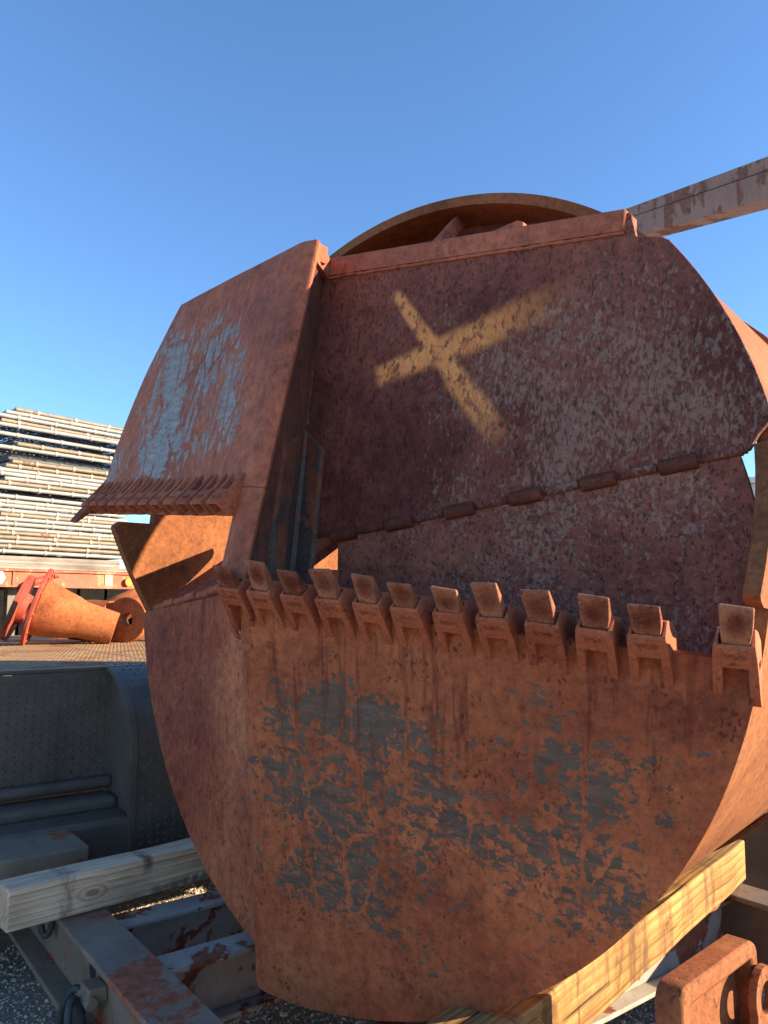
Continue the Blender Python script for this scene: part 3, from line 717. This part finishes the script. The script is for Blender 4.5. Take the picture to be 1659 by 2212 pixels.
for i in range(36):
    for j in range(16):
        c = Vector((-3.5845, -.02+i*.0335+(j % 2)*.0, H-.745+j*.028)); d1 = (ey+ez*(1 if (i+j) % 2 else -1)).normalized(); d2 = (ey*(-1 if (i+j) % 2 else 1)+ez).normalized()
        if c.y < E_ARCH-.03: lens(m, c, d1, d2, ex, .0135, .0055, .005)
for i in range(14):
    y = E_ARCH+.03+i*.034
    for j in range(26):
        s_ = j/26.*.98; 
        if s_ < .42:
            a = s_/.42*math.pi/2; c = Vector((-3.66+.42*math.sin(a), y, H-.62+.345*math.cos(a))); nn = Vector((math.sin(a)/.42, 0, math.cos(a)/.345)).normalized()
        else: c = Vector((-3.24, y, H-.62-(s_-.42)*.8)); nn = Vector((1, 0, 0))
        tt = nn.cross(ey); f = 1 if (i+j) % 2 else -1
        lens(m, c+nn*.0005, (ey+tt*f).normalized(), (ey*-f+tt).normalized(), nn, .0135, .0055, .005)
tag(m.build('tread_pattern', m_black, trailer), kind='stuff')
# upper deck: two tread sheets with a seam
m = MB(); m.box((-3.665, -1.2, H-.295), (-3.60, 3.2, H-.276)); m.build('deck_edge', m_black, trailer, None, .006)
for (y0, y1) in ((-1.2, 1.488), (1.496, 3.2)):
    m = MB(); m.box((-7.9, y0, H-.300), (-3.668, y1, H-.280)); m.build('deck_sheet', m_deck, trailer, None, .002)
m = MB()
for i in range(68):
    for j in range(62):
        c = Vector((-3.70-i*.036, .10+j*.036, H-.2797)); f = 1 if (i+j) % 2 else -1
        if abs(c.y-1.492) < .02: continue
        lens(m, c, (ex+ey*f).normalized(), (ex*-f+ey).normalized(), ez, .015, .0055, .0035)
tag(m.build('tread_pattern', m_deck, trailer), kind='stuff')
m = MB(); m.box((-7.9, -1.2, H-1.15), (-3.70, -1.05, H-.301)); m.box((-7.9, 3.0, H-1.15), (-3.70, 3.15, H-.301)); m.box((-7.9, -1.04, H-.50), (-7.8, 2.99, H-.302)); m.build('deck_frame', m_rail, trailer)
# wheels under the upper deck
for e in (-5.1, -6.4):
    for y in (-.75, 2.75):
        m = MB(); c = Vector((e, y, .48)); prf = [(-.14, .26), (-.15, .42), (-.11, .475), (.11, .475), (.15, .42), (.14, .26)]
        m.lathe(prf, 36, lambda h, a, b: c+Vector((a, h, b)), True); w = m.build('wheel', m_ring, trailer, 40)
        m = MB(); m.lathe([(-.10, .02), (-.11, .10), (-.05, .12), (-.06, .22), (-.12, .258), (.12, .258), (.06, .22), (.05, .12), (.11, .10), (.10, .02)], 30, lambda h, a, b: c+Vector((a, h, b)), True); m.build('rim', m_sign, w, 40)

def e2w(e1, e2, z): c, s = math.cos(TA), math.sin(TA); return Vector((e1*c-e2*s, e1*s+e2*c, z))

# ------------------------------------------------------------------ timbers
def timber(name, A, az, L, w, h, mat, label, group='timber blocking on the trailer'):
    """A = near bottom-left corner start, runs along local Y"""
    m = MB(); n = 24; rows = []
    for i in range(n+1):
        y = -L/2+L*i/n; r = []
        for k, (sx, sz) in enumerate(((-1, -1), (1, -1), (1, 1), (-1, 1), (-1, -1))):
            r.append((sx*w/2+jit(y, k % 4, w, 5, .004), y+(jit(k % 4, 3, w, 3, .01) if i in (0, n) else 0), sz*h/2+(jit(y, k % 4, 9+w, 5, .004) if sz > 0 else 0)))
        rows.append(r)
    m.grid(rows); m.f += [(0, 1, 2, 3), tuple(n*5+i for i in (3, 2, 1, 0))]
    o = m.build(name, mat, None, 30, .006); o.location = A; o.rotation_euler = (0, 0, az)
    return tag(o, label, 'timber', group)
ZT = H-.985
aL = R_(-7)
c = Vector((-2.513, 1.135, 0)); L = 2.0; dl = Vector((math.sin(-aL), math.cos(aL), 0)); cc = c+dl*(L/2)
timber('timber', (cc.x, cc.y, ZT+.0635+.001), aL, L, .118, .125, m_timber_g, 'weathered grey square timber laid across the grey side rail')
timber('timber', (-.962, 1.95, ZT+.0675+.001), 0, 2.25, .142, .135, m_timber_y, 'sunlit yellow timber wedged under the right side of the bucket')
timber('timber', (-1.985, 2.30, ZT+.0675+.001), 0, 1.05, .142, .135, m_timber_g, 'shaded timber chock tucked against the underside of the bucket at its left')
# dry vine on the yellow timber
m = MB()
for k in range(9):
    p = Vector((-.885, 1.50+rnd.uniform(-.02, .05), ZT+rnd.uniform(.06, .13))); P = [p.copy()]
    for i in range(7):
        p = p+Vector((rnd.uniform(-.001, .006), rnd.uniform(-.016, .014), rnd.uniform(-.022, .006))); P.append(p.copy())
    m.tube(P, .0013, 5)
tag(m.build('dry_vine', m_straw), 'dry tangled vine stem clinging to the sunlit yellow timber', 'vine')

# ------------------------------------------------------------------ rusty bracket lower right
BRA = R_(-6.5)
br = empty('cast_bracket', (-.560, 1.655, H-1.008+.001), (0, 0, BRA))
tag(br, 'thick rusty orange bracket with scrolled hook plate beside the yellow timber', 'bracket')
# local: x right, y away, z up.  inverted U seen from the side, open to +x
hB = .310; Lb = .345; tB = .036
def rounded_u(off=0):
    r = .035; y0, y1, z1 = -Lb/2+off, Lb/2-off, hB-off; pts = []
    pts.append((y0, 0)); 
    for i in range(7): a = math.pi-math.pi/2*i/6; rr = max(.006, r-off); pts.append((y0+rr+rr*math.cos(a), z1-rr+rr*math.sin(a)))
    for i in range(7): a = math.pi/2-math.pi/2*i/6; rr = max(.006, r-off); pts.append((y1-rr+rr*math.cos(a), z1-rr+rr*math.sin(a)))
    pts.append((y1, 0)); return pts
out_, in_ = rounded_u(), rounded_u(tB)
m = MB(); m.grid([[(-.026, a, b) for a, b in out_], [(.026, a, b) for a, b in out_], [(.026, a, b) for a, b in in_], [(-.026, a, b) for a, b in in_], [(-.026, a, b) for a, b in out_]])
n0 = len(out_); m.f += [(0, n0, 2*n0, 3*n0), (n0-1, 4*n0-1, 3*n0-1, 2*n0-1)]
m.build('frame', m_bracket, br, 40, .008)
m = MB(); m.box((-.018, -Lb/2+tB-.002, .002), (-.006, Lb/2-tB+.002, hB-tB+.002)); m.build('web_plate', m_bracket, br)
m = MB(); P = [Vector((-.002, y, hB-tB-.008+jit(y, 2, 2, 60, .004))) for y in lin(-Lb/2+tB, Lb/2-tB, 60)]; m.tube(P, [.007+.003*rnd.random() for _ in P], 7); m.build('weld_bead', m_bracket, br)
# scroll plate with lens shaped slots in front of the web
def flat_with_holes(name, outer, holes, x0, x1, mat, parent):
    bm = bmesh.new(); edges = []
    for lp in [outer]+holes:
        vs = [bm.verts.new((x0, a, b)) for a, b in lp]
        edges += [bm.edges.new((vs[i], vs[(i+1) % len(vs)])) for i in range(len(vs))]
    bmesh.ops.triangle_fill(bm, edges=edges, use_beauty=True)
    ret = bmesh.ops.extrude_face_region(bm, geom=bm.faces[:]); bmesh.ops.translate(bm, verts=[v for v in ret['geom'] if isinstance(v, bmesh.types.BMVert)], vec=(x1-x0, 0, 0))
    bmesh.ops.recalc_face_normals(bm, faces=bm.faces); me = bpy.data.meshes.new(name); bm.to_mesh(me); bm.free(); me.materials.append(mat)
    return link(name, me, parent, .002)
def lens2(cy, cz, L, w, tilt=0, n=10):
    pts = [(-L+2*L*i/n, w*math.sin(math.pi*i/n)) for i in range(n)]+[(L-2*L*i/n, -w*math.sin(math.pi*i/n)) for i in range(n)]
    c, s = math.cos(tilt), math.sin(tilt); return [(cy+a*c-b*s, cz+a*s+b*c) for a, b in pts]
outer = [(-.225, .002), (-.225, .10), (-.20, .19), (-.165, .215), (-.12, .205), (-.08, .165), (-.02, .150), (.045, .150)]
outer += [(.105+.062*math.cos(a), .225+.062*math.sin(a)) for a in lin(R_(205), R_(-60), 16)]
outer += [(.21, .12), (.225, .002)]
hole = [(.105+.034*math.cos(a), .222+.034*math.sin(a)) for a in lin(0, R_(340), 17)]
sq = lambda L_: [(a*.88+.055, b*.93) for a, b in L_]
flat_with_holes('scroll_plate', sq(outer), [sq(lens2(-.06, .105, .085, .015, .05)), sq(lens2(-.03, .045, .10, .015, .02)), sq(hole)], .032, .050, m_bracket, br)

# ------------------------------------------------------------------ bell reducers and fittings on the upper deck
def lathe_obj(name, prof, mat, parent=None, n=44, smooth=35, closed=True, bevel=0):
    m = MB(); m.lathe(prof, n, lambda h, a, b: Vector((h, a, b)), closed); return m.build(name, mat, parent, smooth, bevel)
def bell(loc, rz, tilt, label, scale=1.):
    r = empty('bell_reducer', loc, (0, tilt, rz)); r.scale = (scale,)*3
    lathe_obj('bell', [(0, .205), (.03, .20), (.24, .155), (.30, .135), (.50, .125), (.54, .122), (.54, .105), (.50, .108), (.30, .118), (.24, .137), (.03, .18), (0, .185)], m_cone, r)
    f = lathe_obj('flange', [(-.028, .120), (-.028, .290), (-.004, .290), (-.004, .120)], m_conered, r, bevel=.003)
    for k in range(10):
        a = 2*math.pi*k/10+.2; m = MB(); m.tube([(-.034, .25*math.cos(a), .25*math.sin(a)), (.004, .25*math.cos(a), .25*math.sin(a))], .016, 6); m.build('bolt', m_bracket, f)
    return tag(r, label, 'pipe reducer', 'rusty pipe fittings on the deck')
DZ = H-.278
def deck_at(e1, e2, r): return e2w(e1, e2, DZ+r)
# axis of the front one runs left-right across the view with the flange at the left
p1 = deck_at(-5.95, 1.42, .262)
bell(p1, R_(58), R_(17), 'orange bell shaped reducer with a red bolted flange tipped on its side')
p2 = deck_at(-6.62, 1.42, .262)
r2 = empty('blind_flange', p2, (0, R_(20), R_(58)))
lathe_obj('disc', [(-.02, .06), (-.02, .27), (.02, .27), (.02, .06)], m_conered, r2, bevel=.004); lathe_obj('hub', [(.022, .07), (.022, .13), (.07, .12), (.07, .07)], m_conered, r2)
tag(r2, 'red flange disc leaning behind the orange bell reducer', 'flange', 'rusty pipe fittings on the deck')
r3 = empty('shackle_lug', deck_at(-6.0, 1.98, .002), (0, 0, R_(28)))
m = MB(); poly = [(-.26, 0), (.10, 0)]+[(.12+.17*math.cos(a), .17+.17*math.sin(a)) for a in lin(R_(-80), R_(130), 18)]+[(-.18, .28), (-.26, .22)]
bm = bmesh.new(); hl_ = [(.13+.05*math.cos(a), .17+.05*math.sin(a)) for a in lin(0, R_(340), 17)]; edges = []
for lp in (poly, hl_):
    vs = [bm.verts.new((a, -.05, b)) for a, b in lp]; edges += [bm.edges.new((vs[i], vs[(i+1) % len(vs)])) for i in range(len(vs))]
bmesh.ops.triangle_fill(bm, edges=edges, use_beauty=True); rt = bmesh.ops.extrude_face_region(bm, geom=bm.faces[:]); bmesh.ops.translate(bm, verts=[v for v in rt['geom'] if isinstance(v, bmesh.types.BMVert)], vec=(0, .10, 0)); bmesh.ops.recalc_face_normals(bm, faces=bm.faces)
me = bpy.data.meshes.new('lug_plate'); bm.to_mesh(me); bm.free(); me.materials.append(m_cone); link('lug_plate', me, r3, .006)
m = MB(); m.lathe([(-.36, .02), (-.36, .15), (-.20, .16), (-.02, .15), (-.02, .02)], 34, lambda h, a, b: Vector((h-.02, a+.02, b+.162)), True); m.build('socket', m_cone, r3, 35)
tag(r3, 'rusty orange lug with a pin hole lying on the deck beside the bucket', 'lug', 'rusty pipe fittings on the deck')
r4 = empty('bent_pipe', deck_at(-6.95, 2.15, .13), (0, 0, R_(60)))
m = MB(); P = [Vector((-.30, 0, 0))]+[Vector((-.05+.20*math.sin(a), 0, .20-.20*math.cos(a)))*1. for a in lin(0, R_(60), 8)]+[Vector((.30, 0, .18)), Vector((.46, 0, .12))]
m.tube(P, [.125]*len(P), 26); m.build('elbow', m_cone, r4, 40)
m = MB(); m.lathe([(-.34, .10), (-.34, .17), (-.30, .17), (-.30, .10)], 30, lambda h, a, b: Vector((h, a, b)), True); m.build('end_ring', m_cone, r4, 35)
tag(r4, 'rusty curved pipe elbow lying behind the bell reducer', 'pipe elbow', 'rusty pipe fittings on the deck')

# ------------------------------------------------------------------ red trailer with the stack of fence panels
US = -8.60
rt = empty('flatbed_trailer', (US, 4.4, 0)); tag(rt, 'rusty red flatbed trailer loaded with stacked fence panels', 'trailer')
m = MB(); m.box((-.06, -3.2, H+.20), (0, 1.06, H+.40)); m.box((.001, -3.2, H+.375), (.03, 1.06, H+.40)); m.box((.001, -3.2, H+.20), (.03, 1.06, H+.222)); m.build('side_rail', m_red, rt, None, .004)
for y in (-.60, -.22): m = MB(); m.box((.001, y, H+.224), (.014, y+.02, H+.373)); m.build('rail_strap', m_red, rt)
m = MB(); m.box((-2.5, -3.2, H+.24), (-2.44, 1.06, H+.40)); m.build('side_rail', m_red, rt)
for k in range(9):
    m = MB(); m.box((-2.43+k*.262, -3.2, H+.36), (-2.43+k*.262+.25, 1.06, H+.398)); m.build('deck_plank', m_plank, rt)
for y in (-2.6, .2):
    m = MB(); ibeam(m, -2.43, -.07, y, H+.358, H+.20, .1, along='x'); m.build('crossmember', m_black, rt)
for x in (-.25, -2.25):
    m = MB(); m.box((x-.05, -.55, .03), (x+.05, -.45, H+.34)); m.box((x-.12, -.62, .0), (x+.12, -.38, .03)); m.build('landing_leg', m_black, rt)
for y in (-2.4, -3.0): pass
for y in (-1.55, -2.75):
    for x in (-.30, -2.2):
        m = MB(); cw = Vector((x, y, .50)); m.lathe([(-.13, .26), (-.14, .44), (-.10, .495), (.10, .495), (.14, .44), (.13, .26)], 36, lambda h, a, b: cw+Vector((h, a, b)), True); w = m.build('wheel', m_ring, rt, 40)
        m = MB(); m.lathe([(-.10, .03), (-.05, .12), (-.06, .22), (-.11, .258), (.11, .258), (.06, .22), (.05, .12), (.10, .03)], 30, lambda h, a, b: cw+Vector((h, a, b)), True); m.build('rim', m_sign, w, 40)
    m = MB(); m.box((-2.3, y-.06, .44), (-.2, y+.06, .56)); m.box((-.9, y-.05, .562), (-.8, y+.05, H+.24)); m.box((-1.7, y-.05, .562), (-1.6, y+.05, H+.24)); m.build('axle', m_black, rt)
m = MB(); m.box((-.09, .98, H+.402), (-.01, 1.05, H+1.02)); m.build('stake', m_black, rt)
m = MB(); m.tube([(.032, .80, H+.285), (.050, .80, H+.285)], .052, 24); m.build('marker_lamp', m_amber, rt, 40, .006)
m = MB(); m.box((.0005, .50, H+.235), (.010, .60, H+.37)); m.build('cream_patch', m_cream, rt)
m = MB(); m.prism([(-.075, 0), (-.04, -.07), (.05, -.07), (.085, 0), (.05, .07), (-.04, .07)], lambda a, b, h: Vector((h, -.77+a, H+.30+b)), .031, .036); sg = m.build('maker_plate', m_sign, rt)
for k, wl in enumerate((.05, .036)):
    m = MB(); m.box((.0365, -.80, H+.325-k*.03), (.0372, -.80+wl, H+.335-k*.03)); m.build('plate_print', m_ink, sg)
# red hook hanging over the rail
m = MB(); m.tube([(.06, -.52, H+.20), (.075, -.40, H+.255), (.075, -.26, H+.30), (.07, -.17, H+.335)], [.03, .045, .035, .022], 12); m.tube([(.07, -.17, H+.335), (.07, -.12, H+.345)], .034, 12); m.build('winch_hook', m_conered, rt, 50)
# dunnage timbers under the stack
def dunnage(y0, y1, z0, z1, x0, x1, label):
    m = MB(); m.box((x0, y0, z0), (x1, y1, z1)); o = m.build('dunnage_beam', m_plank, None, None, .006); return tag(o, label, 'beam', 'dunnage beams under the fence panels')
dunnage(2.6, 5.36, H+.402, H+.455, US-.40, US+.03, 'lower weathered plank under the stack of fence panels')
dunnage(2.4, 5.10, H+.457, H+.545, US-.16, US-.01, 'upper weathered beam directly under the fence panels')
dunnage(2.6, 5.3, H+.402, H+.545, US-2.2, US-2.0, 'far beam under the back of the fence panels')
# fence panels, one copy each
def panel_meshes():
    Wd, Dp = 1.66, 2.35; r = .0235; md = {}
    a = MB(); a.tube([(0, 0, 0), (0, Wd, 0)], r, 12)
    md['pipe'] = a
    b = MB(); b.tube([(-.022, 0, 0), (-Dp+.022, 0, 0)], r, 10); md['side'] = b
    c_ = MB(); c_.lathe([(-.014, r+.0005), (-.014, r+.007), (.014, r+.007), (.014, r+.0005)], 12, lambda h, x, y: Vector((x, h, y)), True); md['band'] = c_
    # chain link: zigzag wires hanging loosely
    w = MB()
    for k in range(15):
        P = []; x0 = -.03-k*.055
        for i in range(62):
            y = .02+i*.0265; P.append((x0-(.026 if i % 2 else -.026), y, -.004+jit(k, y, 3, 5, .016)-.010))
        w.tube(P, .0034, 4, cap=False)
    md['mesh'] = w
    return md
PM = panel_meshes(); Wd, Dp = 1.66, 2.35
mesh_cache = {}
def pm(k, mat):
    key = (k, mat.name)
    if key not in mesh_cache: mesh_cache[key] = PM[k].mesh('panel_'+k, mat, 50 if k != 'mesh' else None, fix=(k != 'mesh'))
    return mesh_cache[key]
NP = 33; ORD = ['topmost'] + [f'{w}' for w in 'second third fourth fifth sixth seventh eighth ninth tenth eleventh twelfth thirteenth fourteenth fifteenth sixteenth seventeenth eighteenth nineteenth twentieth twenty-first twenty-second twenty-third twenty-fourth twenty-fifth twenty-sixth twenty-seventh twenty-eighth twenty-ninth thirtieth thirty-first thirty-second thirty-third'.split()]
kinds = 'tggtgdgdtgddttgggtgdggggtgggttgtgg'
zz = H+2.21
for k in range(NP):
    kd = kinds[k]; mat = {'t': m_pipe_tan, 'g': m_pipe_galv, 'd': m_pipe_dark}[kd]
    z = H+2.205-(1.605)*(k/(NP-1))+rnd.uniform(-.003, .003)
    set_back = {'d': .12}.get(kd, 0)+rnd.uniform(0, .05)
    o = empty('fence_panel', (US-.03-set_back, 3.66+rnd.uniform(-.10, .13)+(-.12 if kd == 'g' else 0), z), (R_(rnd.uniform(-.3, .3)), R_(rnd.uniform(-.2, .2)), R_(rnd.uniform(-.8, .8))))
    cn = {'t': 'tan', 'g': 'silver galvanised', 'd': 'dull dark'}[kd]
    lab = f'{cn} pipe framed fence panel, {ORD[k]} in the stack' if k == 0 else f'{cn} pipe framed fence panel, {ORD[k]} from the top of the stack'
    tag(o, lab, 'fence panel', 'chain link fence panels stacked on the red trailer')
    f = link('frame_pipe', pm('pipe', mat), o)
    f2 = link('frame_pipe', pm('pipe', mat), o, M=T((-Dp, 0, 0)))
    s1 = link('side_pipe', pm('side', mat), o, M=T((0, .03, 0))); s2 = link('side_pipe', pm('side', mat), o, M=T((0, Wd-.03, 0)))
    y = rnd.uniform(.12, .3)
    while y < Wd-.05:
        link('clamp_band', pm('band', m_band if kd != 'd' else m_pipe_dark), f, M=T((0, y, 0))); y += rnd.uniform(.38, .52)
    ch = link('chain_link', pm('mesh', m_wire), o); ch['kind'] = 'stuff'

sk = empty('dark_backdrop', (-12.4, 4.0, 0)); tag(sk, 'added dark skid standing in shade behind the red trailer', 'backdrop')  # added box; its near-black colour stands in for the dark under the trailer
m_backdrop = plain('dark_backdrop_col', (.012, .011, .010), .95, .3); m_backdrop.node_tree.nodes['Principled BSDF'].inputs['Specular IOR Level'].default_value = .05
m = MB(); m.box((-.05, -7, .12), (0, 6, 1.78)); m.build('side_sheet', m_backdrop, sk)
m = MB(); m.box((-1.6, -7, .0), (.04, -6.8, .118)); m.box((-1.6, 5.8, .0), (.04, 6, .118)); m.build('runner', m_black, sk)
for k in range(26):
    m = MB(); m.box((.002, -6.9+k*.5, .13), (.05, -6.82+k*.5, 1.77)); m.build('rib', m_backdrop, sk)
m = MB(); m.box((-1.6, -7, 1.782), (.02, 6, 1.80)); m.box((-1.6, -7, .12), (-1.55, 6, 1.78)); m.build('top_sheet', m_backdrop, sk)
# ------------------------------------------------------------------ boom behind the bucket, top right
def pix(x, y, dist):
    fw = FH*math.cos(PITCH)+Vector((0, 0, math.sin(PITCH))); up = RT.cross(fw)
    v = fw+RT*((x-829.5)/1659)+up*((1106-y)/1659); return Vector((0, 0, H))+v*dist
A = pix(1775, 360, 3.9); B = pix(1372, 487, 5.9); B = B+(B-A)*.10
boom = empty('crane_boom', (B.x, B.y, 0)); tag(boom, 'weathered grey steel boom slanting up behind the bucket against the sky', 'boom')
O = Vector((B.x, B.y, 0)); dv = (B-A).normalized(); sdv = dv.cross(Vector((0, 0, 1))).normalized(); upv = sdv.cross(dv)
def boombox(name, s0, s1, u0, u1, mat, a=0., b=1.):
    m = MB(); A2, B2 = A.lerp(B, a), A.lerp(B, b)
    q = [A2+sdv*s0+upv*u0, A2+sdv*s1+upv*u0, A2+sdv*s1+upv*u1, A2+sdv*s0+upv*u1]; q2 = [v+(B2-A2) for v in q]
    m.add([v-O for v in q+q2], [(0, 1, 2, 3), (7, 6, 5, 4), (0, 4, 5, 1), (1, 5, 6, 2), (2, 6, 7, 3), (3, 7, 4, 0)]); return m.build(name, mat, boom, None, .008)
boombox('boom_box', -.09, .09, -.115, .040, m_boom); boombox('top_channel', -.082, .082, .043, .120, m_boom); boombox('seam', -.086, .086, .0405, .0425, m_ink)
m = MB(); m.box((-.12, -.12, .02), (.12, .12, B.z-.10)); m.box((-.35, -.35, 0), (.35, .35, .02)); m.build('rest_post', m_boom, boom)

# ------------------------------------------------------------------ black frame beyond the trailer, right edge
bf = empty('black_frame', e2w(-2.0, 3.42, 0), (0, 0, TA)); tag(bf, 'black steel frame plate with round holes beyond the trailer rail', 'steel frame')
bm_holes = [[(x+.05*math.cos(a), .36+.05*math.sin(a)) for a in lin(0, R_(342), 18)] for x in (-.35, -.02, .33, .66)]
ob = [(-1.2, .16), (1.4, .16), (1.4, .50), (-1.2, .50)]
bmm = bmesh.new(); edges = []
for lp in [ob]+bm_holes:
    vs = [bmm.verts.new((a, 0, b)) for a, b in lp]; edges += [bmm.edges.new((vs[i], vs[(i+1) % len(vs)])) for i in range(len(vs))]
bmesh.ops.triangle_fill(bmm, edges=edges, use_beauty=True); rt_ = bmesh.ops.extrude_face_region(bmm, geom=bmm.faces[:]); bmesh.ops.translate(bmm, verts=[v for v in rt_['geom'] if isinstance(v, bmesh.types.BMVert)], vec=(0, .02, 0)); bmesh.ops.recalc_face_normals(bmm, faces=bmm.faces)
me = bpy.data.meshes.new('plate'); bmm.to_mesh(me); bmm.free(); me.materials.append(m_black); link('plate', me, bf)
m = MB(); m.box((-1.2, -.08, .502), (1.4, .10, .525)); m.build('top_flange', m_bracket, bf, None, .004)
for x in (-1.1, 1.25): m = MB(); m.box((x, .03, 0), (x+.1, .13, .49)); m.build('foot', m_black, bf)
m = MB(); m.box((-.42, -.30, .0), (.02, -.10, .12)); o = m.build('concrete_block', plain('pale_concrete', (.36, .35, .33), .9, .2)); o.location = e2w(-1.98, 3.42, 0.012); o.rotation_euler = (0, 0, TA)
tag(o, 'small pale concrete block on the gravel before the black frame', 'block')

# ------------------------------------------------------------------ building glimpsed through the bucket gap
dirb = pix(1622, 1150, 1)-Vector((0, 0, H)); dirb.z = 0; dirb.normalize(); bc = dirb*42; azb = math.atan2(-dirb.x, dirb.y)
bd = empty('warehouse', (bc.x, bc.y, 0), (0, 0, azb)); tag(bd, 'pale metal warehouse glimpsed through the gap at the bucket edge', 'warehouse')
m = MB(); m.box((-6, 0, 3.4), (6, 10, 7.4)); m.build('upper_cladding', m_shed, bd)
m = MB(); m.box((-6, .02, 0), (6, 9.9, 3.38)); m.build('lower_wall', m_shed2, bd)
m = MB(); m.box((-6.3, -.4, 7.42), (6.3, 10.4, 7.7)); m.build('roof', m_shed, bd)
m = MB(); m.box((-.6, -.06, .9), (1.2, .015, 3.0)); m.build('door', m_blue, bd)
for k in range(24):
    m = MB(); m.box((-5.9+k*.5, -.04, 3.42), (-5.86+k*.5, -.002, 7.38)); m.build('cladding_rib', m_shed, bd)
